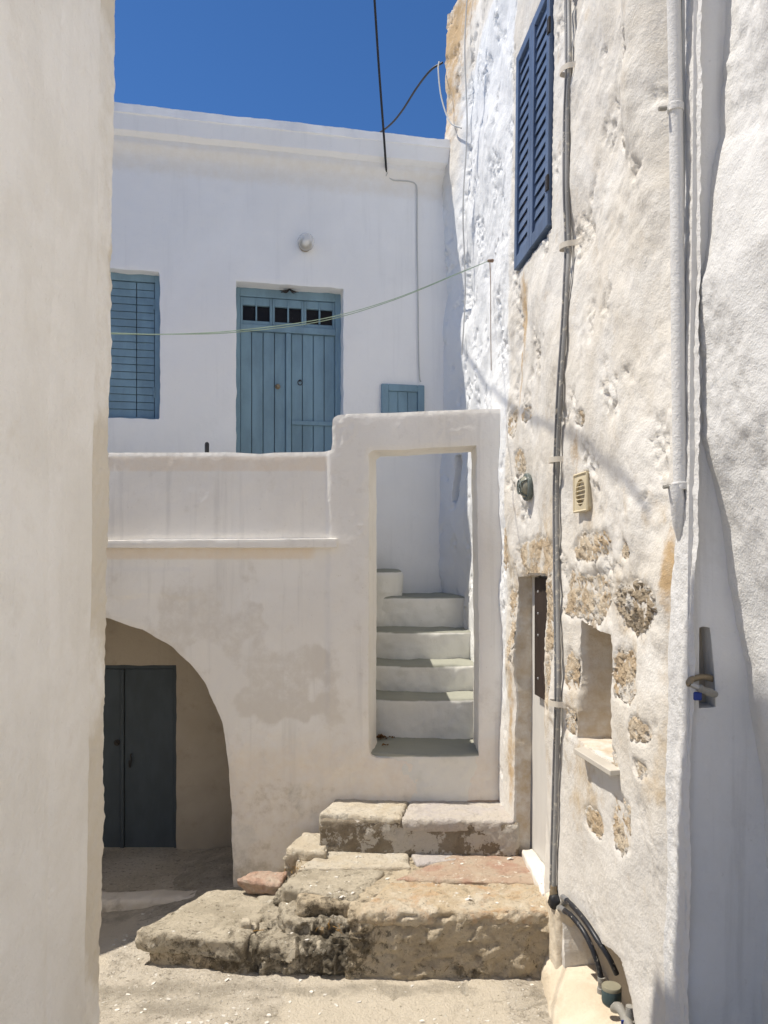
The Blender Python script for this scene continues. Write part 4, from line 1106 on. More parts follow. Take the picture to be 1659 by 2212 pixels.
# mass below the left lobe, broken into rocks
stone("rubble_stone", [(606, 1940), (778, 1940), (780, 1985), (612, 1972)], 0.235, -0.06, 'greystone', 208, zr=0.26, rad=0.03, rough=0.035, lumps=0.05, lx=0.1, nfreq=9, frac=0.018, fsize=0.06)
stone("rubble_stone", [(500, 2000), (668, 1985), (705, 2040), (486, 2037)], 0.145, -0.06, 'greystone', 209, rad=0.035, rough=0.035, lumps=0.05, lx=0.1, nfreq=9, frac=0.018, fsize=0.06)
stone("rubble_stone", [(640, 1985), (800, 1985), (800, 2036), (655, 2034)], 0.165, -0.06, 'greystone', 210, rad=0.035, rough=0.035, lumps=0.05, lx=0.25, nfreq=9, frac=0.018, fsize=0.05)
stone("rubble_stone", [(550, 1930), (668, 1905), (700, 1990), (575, 1995)], 0.185, -0.04, 'greystone', 211, rad=0.03, rough=0.03, lumps=0.035, nfreq=9, frac=0.014)
stone("rubble_stone", [(585, 1905), (665, 1872), (672, 1935), (606, 1942)], 0.235, 0.0, 'greystone', 212, rad=0.03, rough=0.03, lumps=0.035, lx=0.5, nfreq=9, frac=0.016, fsize=0.05)
# low slab on the left with its shadow gap
stone("slab", [(455, 1920), (610, 1926), (528, 2036), (291, 2008)], 0.168, 0.058, 'greystone', 213, rad=0.022, rough=0.022, lumps=0.016, nfreq=6, chip=0.010, frac=0.008)
stone("slab_foot", [(470, 1932), (600, 1932), (512, 2030), (322, 2006)], 0.07, -0.08, 'tan', 214, zr=0.168, rad=0.015, rough=0.02, lx=0.3, frac=0.006)
# upper step: two blocks on a cement riser, and the small block beside it
ZU = P(800, 1752, 4.78)[2]
stone("step_block", [(742, 1714), (886, 1714), (868, 1768), (688, 1757)], ZU, ZU - 0.075, 'buff', 215, rad=0.022, rough=0.018, dz=(0.01, 0, 0, 0.005), lumps=0.008, frac=0.006)
stone("step_block", [(888, 1724), (1108, 1728), (1114, 1773), (866, 1769)], ZU - 0.003, ZU - 0.08, 'lilac', 216, rad=0.025, rough=0.018, lumps=0.008, frac=0.006)
stone("flagstone", [(882, 1710), (1092, 1710), (1098, 1730), (878, 1727)], ZU + 0.003, ZU - 0.05, 'rosy', 217, rad=0.010, rough=0.010)
stone("upper_riser", [(742, 1720), (1122, 1720), (1120, 1772), (689, 1763)], ZU - 0.025, 0.2, 'cement', 218, zr=ZU, rad=0.015, rough=0.014, nfreq=6, frac=0.003)
stone("side_block", [(655, 1800), (705, 1800), (705, 1842), (614, 1832)], 0.365, 0.05, 'buff', 219, rad=0.018, rough=0.02, lumps=0.01, frac=0.008)
# plaster smeared in the corner of the step and the wall
q = G(1105, 1745, ZU)
X_, Q_ = rock([(q[0] - 0.045, 5.0, ZU + 0.05), (q[0] + 0.08, 5.0, ZU + 0.07), (q[0] + 0.08, 4.66, ZU + 0.06), (q[0] - 0.01, 4.74, ZU + 0.0)], 0.3, 0.014, 0.04, 0.02, 220, lumps=0.015)
mesh_from("plaster_fillet", X_, Q_, M['right'], front, smooth=60)

# loose stones
def loose(name, pts, Z, z0, mat, seed, label, cat, **kw):
    top = [G(x, y, Z) for x, y in pts]
    X, Q = rock(top, z0, 0.008, seed=seed, **kw)
    return mesh_from(name, X, Q, M[mat], None, smooth=50, attrs={'lichen': X[:, 0] * 0}, label=label, cat=cat)
loose("red_rock", [(548, 1880), (628, 1877), (610, 1912), (500, 1898)], 0.262, 0.165, 'redstone', 230, "flat reddish rock lying on the low slab beside the steps", "rock", rad=0.035, rough=0.03, nfreq=9, lumps=0.01, botin=0.3)
loose("pebble", [(520, 1978), (541, 1980), (543, 1992), (519, 1990)], 0.2, 0.158, 'buff', 231, "small pale pebble wedged behind the front edge of the low slab", "pebble", rad=0.015, rough=0.014, nfreq=14)

# plaster kerb running along the foot of the right house
KU = gl(2.5, 3.93, 0.02)
Vk = []; Fk = []
prof = [(0.20, -0.05), (0.185, 0.015), (0.13, 0.055), (0.06, 0.085), (0.0, 0.115), (-0.06, 0.12), (-0.17, 0.118)]
for i, u in enumerate(KU):
    for j, (o_, z_) in enumerate(prof):
        n_ = float(fbm2(np.array([u * 9]), np.array([j * 0.7]), 240, 3)[0])
        wdt = np.interp(u, [2.5, 3.2, 3.93], [1.25, 0.95, 0.35])
        Vk.append(rpt(u, z_ + n_ * 0.012 + 0.03 * sstep(3.3, 3.9, u), (o_ * wdt if o_ > 0 else o_) + n_ * 0.012))
k_ = len(prof)
for i in range(len(KU) - 1):
    for j in range(k_ - 1):
        Fk.append([i * k_ + j, (i + 1) * k_ + j, (i + 1) * k_ + j + 1, i * k_ + j + 1])
M['kerbplaster'] = plaster('kerb_plaster', (0.66, 0.58, 0.455), (0.57, 0.485, 0.365), 0.05, big=5, grain=1.0, brush=1.0, dirt=(0.42, 0.35, 0.25), dirt_amt=0.6)
mesh_from("plaster_kerb", Vk, Fk, M['kerbplaster'], None, smooth=60, label="sloping cream plaster kerb below the water meter niche", cat="kerb")
# plaster rib at the left side of the meter niche
a = RU(1214, 1950, 0.0); 
X_, Q_ = rock([rpt(3.97, 0.40, -0.05), rpt(3.97, 0.40, 0.03), rpt(3.76, 0.40, 0.035), rpt(3.75, 0.40, -0.05)], 0.0, 0.014, 0.02, 0.015, 241)
mesh_from("plaster_rib", X_, Q_, M['kerbplaster'], None, smooth=60, label="upright cream plaster rib between the front step and the meter niche", cat="plaster rib")
# white door threshold stone by the conduit
X_, Q_ = rock([rpt(4.62, 0.37, -0.03), rpt(4.62, 0.37, -0.10), rpt(4.06, 0.355, -0.10), rpt(4.04, 0.355, 0.025)], 0.28, 0.012, 0.012, 0.01, 242)
mesh_from("threshold", X_, Q_, M['right'], right_house, smooth=60)

# ================================================================== FITTINGS ON THE RIGHT HOUSE
def lean(z): return np.array([0.011 * (z - 1.6), 0, 0])
def rl(u, z, off): return rpt(u, z, off) + lean(z)
# twin conduits
cond = thing("conduit", "pair of grey conduits running up the right house wall in ivory clips", "conduit", tuple(rl(3.86, 0.4, 0.02)))
ptsA = []; ptsB = []
for yd, xa in [(1925, 1196), (1800, 1199), (1650, 1203), (1500, 1207), (1300, 1205), (1100, 1203), (990, 1205), (850, 1211), (700, 1221), (600, 1226), (520, 1229), (400, 1225), (250, 1226), (145, 1230), (0, 1229), (-120, 1228)]:
    p = RU(xa, yd, 0.02); hb_ = float(hr_base(np.array([p[1]]), np.array([p[2]]))[0])
    p = RU(xa, yd, hb_ + 0.018 - 0.011 * (p[2] - 1.6)); ptsA.append(p)
    p2 = p + np.array([-0.008, 0.026, 0.0]); ptsB.append(p2)
for L_ in (ptsA, ptsB): pass
mesh_from("tube", *tube(ptsA, 0.0108, 10, 8), M['conduit'], cond, smooth=40)
mesh_from("tube", *tube(ptsB, 0.0078, 10, 8), M['conduit2'], cond, smooth=40)
for yd, xa in [(148, 1230), (530, 1229), (993, 1205), (1520, 1207)]:
    p = RU(xa, yd, 0.02); hb_ = float(hr_base(np.array([p[1]]), np.array([p[2]]))[0])
    p = RU(xa, yd, hb_ + 0.018 - 0.011 * (p[2] - 1.6))
    z = p[2]; u = p[1]
    c = [p + np.array([0.02, 0.055, 0]), p + np.array([-0.03, 0.045, 0]), p + np.array([-0.034, 0.01, 0]), p + np.array([-0.012, -0.022, 0]), p + np.array([0.022, -0.034, 0]), p + np.array([0.045, -0.055, 0])]
    cc = catmull(c, 5)
    Vb = []; Fb = []
    for i, x in enumerate(cc):
        for dz_, sc in ((-0.013, 1.0), (0.013, 1.0)):
            Vb.append(x + np.array([0, 0, dz_]))
        nrm = np.array([-0.8, -0.5, 0]) * 0.004
        for dz_ in (0.013, -0.013):
            Vb.append(x + nrm + np.array([0, 0, dz_]))
    for i in range(len(cc) - 1):
        for j in range(4):
            j2 = (j + 1) % 4
            Fb.append([i * 4 + j, i * 4 + j2, (i + 1) * 4 + j2, (i + 1) * 4 + j])
    Fb.append([0, 1, 2, 3]); Fb.append([(len(cc) - 1) * 4 + j for j in (3, 2, 1, 0)])
    mesh_from("clip", Vb, Fb, M['clip'], cond, smooth=40)
# coupling at the foot of the conduits
cp = ptsA[0]
coup = thing("pipe_coupling", "rusty pipe coupling with black tape at the foot of the conduits", "pipe coupling", tuple(cp))
mesh_from("socket", *lathe(cp + np.array([0, 0, -0.05]), (0, 0, 1), [(0, 0.014), (0.006, 0.02), (0.05, 0.02), (0.056, 0.016), (0.075, 0.016)], 12), M['brass'], coup, smooth=40)
mesh_from("tape", *rock([cp + np.array([-0.03, 0.02, -0.01]), cp + np.array([0.03, 0.02, -0.01]), cp + np.array([0.03, -0.04, -0.012]), cp + np.array([-0.015, -0.04, -0.012])], cp[2] - 0.075, 0.008, 0.02, 0.02, 250, nfreq=20), M['black'], coup, smooth=50)
mesh_from("elbow", *tube([cp + np.array([0.0, 0.0, -0.05]), cp + np.array([0.02, -0.05, -0.06]), RU(1222, 1945, 0.03)], 0.016, 10, 5), M['greypipe'], coup, smooth=40)
# two hoses into the meter niche
h1 = [RU(1216, 1938, 0.035), RU(1238, 1958, 0.03), RU(1266, 1992, 0.026), RU(1293, 2034, 0.010), RU(1316, 2070, -0.02), RU(1332, 2104, -0.05)]
h2 = [RU(1212, 1962, 0.045), RU(1234, 1978, 0.045), RU(1258, 2008, 0.03), RU(1278, 2046, 0.01), RU(1292, 2085, -0.01), RU(1299, 2116, -0.02)]
hs1 = thing("water_hose", "upper black rubber hose curving behind into the meter niche", "hose", tuple(h1[-1]), "hoses by the meter")
mesh_from("tube", *tube(h1, 0.0115, 10, 8), M['hose'], hs1, smooth=40)
mesh_from("ferrule", *tube([h1[0], h1[0] * 0.6 + h1[1] * 0.4], 0.0145, 10, 3), M['steel'], hs1, smooth=40)
hs2 = thing("water_hose", "lower black rubber hose curving down onto the water meter", "hose", tuple(h2[-1]), "hoses by the meter")
mesh_from("tube", *tube(h2, 0.0115, 10, 8), M['hose'], hs2, smooth=40)
mesh_from("ferrule", *tube([h2[0], h2[0] * 0.6 + h2[1] * 0.4], 0.0145, 10, 3), M['steel'], hs2, smooth=40)
# water meter and brass fittings
mc = RU(1321, 2163, 0.005)
met = thing("water_meter", "round dark green water meter with dusty lid in the wall niche", "water meter", tuple(mc))
mesh_from("body", *lathe(mc + np.array([0, 0, -0.015]), (0, 0, 1), [(0, 0.026), (0.01, 0.036), (0.02, 0.0385), (0.062, 0.0385), (0.066, 0.0365)], 24), M['meter'], met, smooth=35)
mesh_from("lid", *lathe(mc + np.array([0, 0, 0.049]), (0, 0, 1), [(0, 0.0385), (0.010, 0.0385), (0.014, 0.036), (0.0145, 0.001)], 24), M['meterlid'], met, smooth=35)
mesh_from("inlet", *lathe(h2[-1] + np.array([0, 0, -0.055]), (0, 0, 1), [(0, 0.018), (0.02, 0.018), (0.022, 0.014), (0.045, 0.0145), (0.047, 0.016), (0.066, 0.016)], 12), M['greypipe'], met, smooth=35)
tail = [mc + np.array([0.0, -0.03, -0.012]), RU(1338, 2178, 0.01), RU(1352, 2202, 0.01), RU(1364, 2228, 0.01), RU(1378, 2262, 0.01)]
mesh_from("outlet", *tube(tail, [0.016, 0.021, 0.021, 0.016, 0.02, 0.02, 0.015, 0.021, 0.021], 10, 6), M['greypipe'], met, smooth=40)
stv = thing("stop_valve", "grey stop valve with upright square spindle below the water meter", "valve", tuple(RU(1362, 2212, -0.01)))
mesh_from("body", *lathe(RU(1361, 2222, -0.005), (0, 0, 1), [(0, 0.022), (0.03, 0.024), (0.032, 0.029), (0.038, 0.029), (0.04, 0.018), (0.062, 0.0165), (0.085, 0.016), (0.086, 0.010)], 14), M['greypipe'], stv, smooth=35)
mesh_from("collar", *lathe(RU(1371, 2245, 0.0), (-0.3, -1, 0.1), [(0, 0.02), (0.02, 0.022), (0.03, 0.018), (0.05, 0.018)], 8), M['brass'], stv, smooth=35)
sq = RU(1345, 2208, 0.03)
mesh_from("seal_tag", *xbox(sq[0] - 0.006, sq[0] + 0.006, sq[1] - 0.003, sq[1] + 0.003, sq[2] - 0.008, sq[2] + 0.008, 0.002), M['bluetap'], stv)
bt_ = RU(1358, 2085, -0.03)
mesh_from("tap_handle", *rbox(bt_[1] - 0.012, bt_[1] + 0.012, bt_[2] - 0.03, bt_[2] + 0.03, -0.06, -0.035, 0.006), M['bluetap'], None, label="blue tap handle half hidden at the edge of the meter niche", cat="tap handle")

# round bulkhead lamp
bl = rl(RU(1136, 1052)[1], RU(1136, 1052)[2], 0.004 + float(hr_base(np.array([RU(1136, 1052)[1]]), np.array([RU(1136, 1052)[2]]))[0]))
bh = thing("bulkhead_lamp", "round grey green caged lamp fixed to the right house wall", "lamp", tuple(bl))
mesh_from("body", *lathe(bl, RN, [(-0.03, 0.070), (0.006, 0.071), (0.010, 0.076), (0.024, 0.076), (0.028, 0.072), (0.028, 0.058)], 36), M['lampbody'], bh, smooth=35)
mesh_from("glass", *lathe(bl, RN, [(0.022, 0.060), (0.034, 0.057), (0.046, 0.046), (0.053, 0.028), (0.056, 0.001)], 28), M['lampglass'], bh, smooth=60)
ua = np.array([RWS, -1, 0]) / math.hypot(1, RWS); uz = np.array([0, 0, 1.0])
for ang in (0.6, 2.17):
    d_ = ua * math.cos(ang) + uz * math.sin(ang)
    pts = [bl + d_ * (0.066 * s) + RN * (0.028 + 0.034 * math.sqrt(max(0, 1 - s * s))) for s in np.linspace(-1, 1, 9)]
    mesh_from("guard", *tube(pts, 0.0042, 6, 3), M['lampbody'], bh, smooth=40)
for off_ in (0.03,):
    pts = [bl + (ua * math.cos(t) + uz * math.sin(t)) * 0.038 + RN * 0.060 for t in np.linspace(0, 2 * math.pi, 17)]
    mesh_from("guard", *tube(pts, 0.0038, 6, 2), M['lampbody'], bh, smooth=40)

# square vent with a round louvre
vc = rl(RU(1256, 1064)[1], RU(1256, 1064)[2], 0.006 + float(hr_base(np.array([3.54]), np.array([2.33]))[0]))
ve = thing("vent_grille", "yellowed square vent grille with round slotted opening on the wall", "vent", tuple(vc))
S = 0.082; R_ = 0.060
def vp(a, b, n): return vc + ua * a + uz * b + RN * n
ns = 32
Vv = []; Fv = []
for i in range(ns):
    t = 2 * math.pi * (i + 0.5) / ns
    cx_, cz_ = math.cos(t), math.sin(t)
    sc = S / max(abs(cx_), abs(cz_))
    Vv += [vp(cx_ * sc, cz_ * sc, -0.02), vp(cx_ * sc, cz_ * sc, 0.012), vp(cx_ * R_, cz_ * R_, 0.014), vp(cx_ * R_ * 0.99, cz_ * R_ * 0.99, -0.02)]
for i in range(ns):
    i2 = (i + 1) % ns
    for j in range(3):
        Fv.append([i * 4 + j, i2 * 4 + j, i2 * 4 + j + 1, i * 4 + j + 1])
mesh_from("plate", Vv, Fv, M['vent'], ve, smooth=35)
rim = [vp(a, b, 0.012) for a, b in ((-S, -S), (S, -S), (S, S), (-S, S), (-S, -S))]
for i in range(4):
    mesh_from("edge_bead", *tube([rim[i], rim[i + 1]], 0.006, 6, 3), M['vent'], ve, smooth=40)
mesh_from("shaft", *lathe(vc + RN * -0.02, RN, [(0, R_ * 0.99), (0.003, R_ * 0.99)], 24), M['black'], ve, smooth=0)
for k in range(-2, 4):
    b = k * 0.019 - 0.0095
    hw = math.sqrt(max(0, R_ ** 2 - b * b)) * 0.99
    c = [vp(-hw, b - 0.004, 0.014), vp(hw, b - 0.004, 0.014), vp(hw, b + 0.004, -0.004), vp(-hw, b + 0.004, -0.004), vp(-hw, b - 0.001, 0.0145), vp(hw, b - 0.001, 0.0145), vp(hw, b + 0.007, -0.004), vp(-hw, b + 0.007, -0.004)]
    mesh_from("louvre", *hexa(c, 0), M['vent'], ve, smooth=0)

# white drain pipe in the corner
dp0 = [P(1443, -120, 2.56), P(1449, 150, 2.56), P(1453, 450, 2.56), P(1456, 800, 2.56), P(1460, 1050, 2.56)]
drain = thing("drain_pipe", "whitewashed drain pipe hanging down the corner beside the near wall", "pipe", tuple(P(1472, 1180, 2.58)))
mesh_from("pipe", *tube([p_ + np.array([0.014, 0.0, 0]) for p_ in dp0], 0.0215, 16, 8), M['near'], drain, smooth=40)
mesh_from("spout", *tube([P(1458, 1046, 2.56), P(1463, 1080, 2.56), P(1468, 1130, 2.575), P(1475, 1182, 2.60)], [0.023, 0.024, 0.022, 0.012], 14, 5), M['near'], drain, smooth=40)
for yd, xa in ((234, 1450), (1050, 1460)):
    p = P(xa, yd, 2.56) + np.array([0.014, 0, 0])
    mesh_from("bracket", *lathe(p + np.array([0, 0, -0.012]), (0, 0, 1), [(0, 0.024), (0.002, 0.026), (0.022, 0.026), (0.024, 0.024)], 16), M['near'], drain, smooth=35)
    mesh_from("bolt", *tube([p + np.array([-0.03, 0.0, 0.0]), p + np.array([-0.055, -0.004, -0.004])], 0.007, 6, 2), M['greypipe'], drain, smooth=30)
mesh_from("cable", *tube([P(1475, -60, 2.56), P(1476, 300, 2.565), P(1474, 600, 2.56), P(1478, 850, 2.56), P(1480, 1020, 2.57)], 0.006, 6, 8), M['cablewhite'], None, smooth=40, label="thin whitewashed cable running beside the drain pipe", cat="cable")

# brass pipe stub with blue lever in the niche of the near wall
vb = P(1500, 1490, 2.45)
tap = thing("brass_tap", "brass pipe stub with blue lever in the niche of the near wall", "tap", tuple(vb))
e0 = P(1488, 1468, 2.475)
mesh_from("elbow", *tube([P(1540, 1466, 2.52), P(1520, 1462, 2.49), P(1496, 1467, 2.47), P(1490, 1474, 2.46), P(1492, 1480, 2.455)], [0.011, 0.0095, 0.010, 0.012, 0.012], 12, 5), M['brass'], tap, smooth=40)
mesh_from("nipple", *tube([P(1492, 1478, 2.455), P(1510, 1486, 2.45)], 0.0095, 12, 3), M['steel'], tap, smooth=40)
mesh_from("valve_body", *tube([P(1508, 1485, 2.45), P(1514, 1488, 2.45), P(1528, 1494, 2.455), P(1545, 1500, 2.48)], [0.011, 0.013, 0.010, 0.013, 0.010], 12, 5), M['greypipe'], tap, smooth=40)
q = P(1507, 1503, 2.45)
mesh_from("lever", *xbox(q[0] - 0.013, q[0] + 0.013, q[1] - 0.004, q[1] + 0.004, q[2] - 0.014, q[2] + 0.012, 0.003), M['bluetap'], tap)

# hanging wire and hook on the far part of the wall
hk = RU(1057, 563, 0.02)
line = thing("clothes_line", "thin green washing line strung across in front of the upper facade", "washing line", tuple(hk))
for off_ in (0.0, 0.012):
    pts = [P(205, 718 + off_ * 200, 2.99), P(260, 720 + off_ * 100, 3.12), P(360, 722, 3.35), P(510, 714 + off_ * 300, 3.75), P(700, 688 + off_ * 400, 4.2), P(850, 646 + off_ * 200, 4.6), P(985, 592 + off_ * 100, 5.0), hk]
    mesh_from("strand", *tube(pts, 0.0022, 5, 8), M['rope'], line, smooth=40)
mesh_from("knot", *rock([hk + np.array([-0.015, 0.01, 0.008]), hk + np.array([0.03, 0.01, 0.008]), hk + np.array([0.03, -0.012, 0.008]), hk + np.array([-0.015, -0.012, 0.008])], hk[2] - 0.01, 0.006, 0.008, 0.008, 260, nfreq=30), M['wire'], line, smooth=50)
mesh_from("hanging_wire", *tube([RU(1058, 563, 0.012), RU(1060, 620, 0.012), RU(1060, 700, 0.012), RU(1061, 800, 0.012)], 0.0028, 5, 4), M['wire'], None, smooth=40, label="thin rusty wire hanging down the wall from the washing line hook", cat="wire")

# ================================================================== CABLES overhead and on the facade
ha, hz = FU(833, 376)
hook = FP(ha, hz, 0.03)
mesh_from("overhead_cable", *tube([hook, P(829, 290, 6.13), P(818, 140, 5.98), P(805, -60, 5.8), P(780, -420, 5.5)], 0.0088, 8, 8), M['black'], None, smooth=40, label="straight black cable dropping steeply from the top of the view to the facade hook", cat="cable")
e0 = np.array([0.455, 6.47, P(950, 135, 6.47)[2]])
mesh_from("overhead_cable", *tube([e0 + np.array([0.02, 0.0, 0]), P(930, 152, 6.55), P(900, 190, 6.75), P(868, 240, 7.0), P(840, 272, 7.2), P(800, 300, 7.5)], 0.0085, 8, 8), M['black'], None, smooth=40, label="curved black cable sagging from the stone corner down behind the roof edge", cat="cable")
wires = [FP(FU(x, y)[0], FU(x, y)[1], 0.014) for x, y in ((818, 373), (822, 371), (830, 377), (840, 386), (850, 391), (866, 392), (885, 394), (897, 400), (900, 420), (900, 520), (902, 640), (903, 740), (905, 812), (908, 826))]
mesh_from("facade_wire", *tube(wires, 0.0052, 6, 4), M['cablewhite'], None, smooth=40, label="whitewashed wire looping from the hook down to the small cupboard", cat="wire")
hb = thing("wall_hook", "small whitewashed cable hook below the cornice on the upper facade", "hook", tuple(FP(ha, hz, 0.0)))
mesh_from("base", *lathe(FP(ha, hz - 0.03, -0.02), FN, [(0, 0.02), (0.026, 0.018), (0.03, 0.008)], 10), M['cablewhite'], hb, smooth=40)
mesh_from("eye", *tube([FP(ha, hz - 0.03, 0.0), FP(ha, hz - 0.02, 0.03), FP(ha + 0.01, hz, 0.035), FP(ha, hz + 0.01, 0.03), FP(ha - 0.008, hz - 0.004, 0.03)], 0.004, 6, 4), M['cablewhite'], hb, smooth=40)
mesh_from("corner_wire", *tube([np.array([RWX(6.1) - 0.035, 6.10, z]) + lean(z) + np.array([0.012 * math.sin(z * 5), 0, 0]) for z in np.linspace(6.4, 3.6, 12)], 0.006, 6, 4), M['cablewhite'], None, smooth=40, label="pale wire following the far corner of the right house", cat="wire")
mesh_from("wire_loop", *tube([e0 + np.array([-0.01, -0.01, 0.0]), e0 + np.array([-0.02, -0.06, -0.1]), e0 + np.array([0.0, -0.12, -0.35]), np.array([RWX(6.25) - 0.04, 6.25, e0[2] - 0.6]), np.array([RWX(6.12) - 0.02, 6.12, e0[2] - 0.72])], 0.006, 6, 6), M['cablewhite'], None, smooth=40, label="short white cable looping from the stone corner to the corner wire", cat="cable")

# thick service cable high above the lane; its shadow crosses the right house
pts = []
for xd, yd in ((940, 690), (992, 755), (1040, 825), (1085, 870), (1140, 902), (1200, 932), (1260, 968), (1310, 1010), (1350, 1048), (1400, 1110)):
    w = RU(xd, yd)
    w = w + lean(w[2])
    pts.append(w - np.array([0.5, -0.022, -1.0]) * 3.5)
mesh_from("service_cable", *tube(pts, 0.010, 8, 6), M['black'], None, smooth=40, label="thick service cable strung high above the lane", cat="cable")

# ================================================================== GLOBE LAMP over the door, post on the parapet
la, lz = FU(659, 530)
gl0 = FP(la, lz, 0.0)
gp = thing("globe_lamp", "small glass globe lamp on the facade above the blue door", "lamp", tuple(gl0))
mesh_from("base", *lathe(gl0, FN, [(-0.02, 0.050), (0.012, 0.052), (0.018, 0.046), (0.020, 0.03), (0.045, 0.028)], 20), M['brass'], gp, smooth=35)
mesh_from("globe", *lathe(gl0, FN, [(0.018, 0.040), (0.03, 0.056), (0.055, 0.066), (0.085, 0.064), (0.108, 0.05), (0.122, 0.026), (0.126, 0.001)], 20), M['globe'], gp, smooth=60)
mesh_from("bulb", *lathe(gl0, FN, [(0.04, 0.014), (0.055, 0.026), (0.075, 0.028), (0.092, 0.018), (0.098, 0.001)], 14), M['bulb'], gp, smooth=60)
pb = P(447, 976, 5.12)
mesh_from("pipe_stub", *lathe((pb[0], 5.12, 2.69), (0, 0, 1), [(0, 0.014), (0.085, 0.0145), (0.096, 0.012), (0.101, 0.004)], 12), M['black'], None, smooth=40, label="short black pipe stub standing up on the terrace parapet", cat="pipe")

# ================================================================== LITTER
random.seed(5)
def chip(c, s, rot, tilt):
    n = random.choice((4, 5, 6))
    top = []; bot = []
    for i in range(n):
        t = 2 * math.pi * i / n + random.uniform(-0.3, 0.3)
        r = s * random.uniform(0.5, 1.1)
        x, y = r * math.cos(t), r * math.sin(t) * 0.7
        X = x * math.cos(rot) - y * math.sin(rot); Y = x * math.sin(rot) + y * math.cos(rot)
        z = X * tilt
        bot.append((c[0] + X, c[1] + Y, c[2] + z)); top.append((c[0] + X * 0.9, c[1] + Y * 0.9, c[2] + z + s * 0.22))
    f = [list(range(n, 2 * n))] + [[i, (i + 1) % n, n + (i + 1) % n, n + i] for i in range(n)] + [list(range(n))[::-1]]
    return bot + top, f
bpy.context.view_layer.update()
dg = bpy.context.evaluated_depsgraph_get()
def drop(x, y, zmax=1.2):
    ok, loc, nrm, _, ob, _ = scene.ray_cast(dg, Vector((x, y, zmax)), Vector((0, 0, -1)))
    return (loc, nrm) if ok else (None, None)
lots = []
tries = 0
while len(lots) < 900 and tries < 6000:
    tries += 1
    x = random.uniform(-1.5, 0.86); y = 3.45 + (random.random() ** 1.5) * 1.35
    dens = 0.25 + 0.75 * (noise2(x * 2.4, y * 2.4, 301) > -0.05)
    if -0.3 < x < 0.55 and y < 3.95: dens *= 0.35
    if random.random() > dens: continue
    loc, nrm = drop(x, y, 0.40)
    if loc is None or nrm.z < 0.75: continue
    lots.append(chip((loc.x, loc.y, loc.z), 0.0025 + 0.016 * random.random() ** 6, random.uniform(0, 6.28), random.uniform(-0.25, 0.25)))
mesh_from("paint_flakes", *join(lots), M['chip'], None, smooth=0, kind="stuff", label="white flakes of fallen whitewash scattered over the lane and steps", cat="paint flakes")
lots = []
for i in range(420):
    x = random.uniform(-1.5, 0.86); y = 3.4 + random.random() * 1.0
    loc, nrm = drop(x, y, 0.40)
    if loc is None or nrm.z < 0.75: continue
    lots.append(chip((loc.x, loc.y, loc.z), 0.003 + 0.008 * random.random() ** 3, random.uniform(0, 6.28), random.uniform(-0.4, 0.4)))
mesh_from("gravel", *join(lots), M['greystone'], None, smooth=0, kind="stuff", label="grey grit and crumbs of stone lying on the lane", cat="gravel")
# larger curled flakes one can pick out
for i, (xd, yd, s, lb) in enumerate(((1099, 1857, 0.022, "white leaf shaped flake on the rosy flagstone near the door"), (915, 1842, 0.016, "white flake at the foot of the upper step riser"), (1010, 2086, 0.020, "pale flake lying at the end of the white painted line"),
                                     (738, 2074, 0.020, "pale flake on the lane below the mossy cleft"), (490, 2118, 0.018, "pale flake on the lane left of the centre"))):
    g = G(xd, yd, ZS if yd < 1900 else 0.0)
    loc, nrm = drop(g[0], g[1], 0.5)
    if loc is None: continue
    v, f = join([chip((loc.x, loc.y, loc.z + 0.002), s, 0.4 + i, 0.3), chip((loc.x + s * 0.9, loc.y + 0.003, loc.z + 0.003), s * 0.6, 1.4 + i, -0.4)])
    mesh_from("whitewash_flake", v, f, M['chip'], None, smooth=0, label=lb, cat="flake", group="curled whitewash flakes")
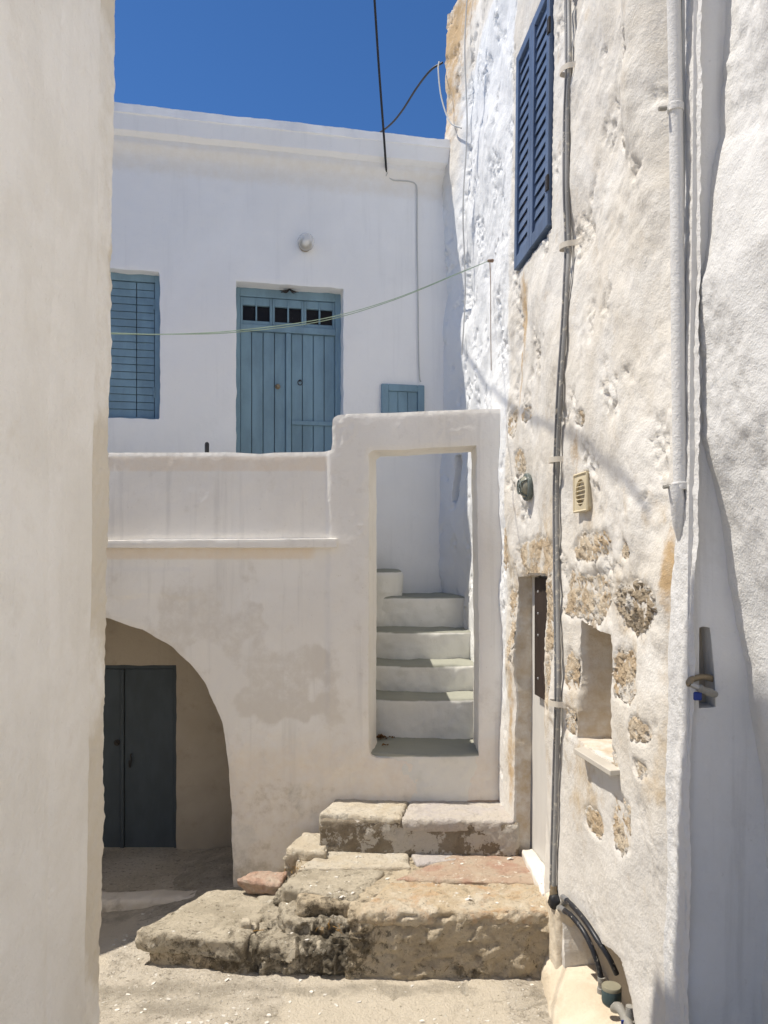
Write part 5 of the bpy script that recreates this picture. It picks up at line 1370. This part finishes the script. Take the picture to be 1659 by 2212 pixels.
# dry leaves blown onto the first stair
def leaf(c, s, rot):
    V = []; 
    for t, w in ((0, 0), (0.25, 0.30), (0.55, 0.36), (0.85, 0.18), (1, 0)):
        for sg in (-1, 0, 1):
            x = (t - 0.5) * s; y = sg * w * s; z = 0.004 + abs(sg) * w * s * 0.8 + math.sin(t * 3) * s * 0.15
            V.append((c[0] + x * math.cos(rot) - y * math.sin(rot), c[1] + x * math.sin(rot) + y * math.cos(rot), c[2] + z))
    F = []
    for i in range(4):
        for j in range(2):
            F.append([i * 3 + j, (i + 1) * 3 + j, (i + 1) * 3 + j + 1, i * 3 + j + 1])
    return V, F
lv = []
for i in range(16):
    x = -0.045 + abs(random.gauss(0, 0.05)); y = 5.36 + random.gauss(0, 0.02)
    lv.append(leaf((x, y, DZ0 + 0.002 + random.random() * 0.02), random.uniform(0.02, 0.045), random.uniform(0, 6.28)))
lv.append(leaf((0.0, 5.17, DZ0 + 0.002), 0.035, 0.4)); lv.append(leaf((0.02, 5.175, DZ0 + 0.004), 0.025, 2.0))
mesh_from("dry_leaves", *join(lv), M['leaf'], None, smooth=0, kind="stuff", label="little heap of brown dry leaves in the corner of the stairs", cat="dry leaves")
# dried weeds in the joints of the steps
wd = []
for cx_, cy_, n_, sp in ((862, 1768, 26, 0.025), (898, 1790, 14, 0.02), (718, 2000, 16, 0.03), (640, 1875, 16, 0.03), (960, 2085, 60, 0.07), (1015, 2085, 40, 0.06)):
    yv = 4.74 if cy_ < 1800 else (3.93 if cy_ > 1950 else 4.45)
    c = P(cx_, cy_, yv)
    for i in range(n_):
        a = c + np.array([random.gauss(0, sp), random.gauss(0, 0.012), random.gauss(0, 0.012)])
        b = a + np.array([random.gauss(0, 0.02), -abs(random.gauss(0, 0.015)), random.gauss(-0.01, 0.025)])
        wd.append(tube([a, (a + b) / 2 + np.array([0, -0.008, 0.006]), b], [0.0016, 0.0012, 0.0005], 3, 2))
mesh_from("dried_weeds", *join(wd), M['straw'], None, smooth=0, kind="stuff", label="tufts of dried rusty weeds in the joints of the steps", cat="weeds")
# one twig on the lane
tq = G(548, 2078, 0.0)
loc, _n = drop(tq[0], tq[1], 0.5)
if loc is not None:
    b = np.array(loc) + np.array([0, 0, 0.004])
    mesh_from("twig", *tube([b + np.array([-0.05, -0.012, 0]), b + np.array([0, 0, 0.004]), b + np.array([0.05, 0.016, 0.002])], [0.003, 0.0025, 0.0015], 5, 4), M['straw'], None, smooth=40, label="thin dry twig lying on the lane before the rubble", cat="twig")
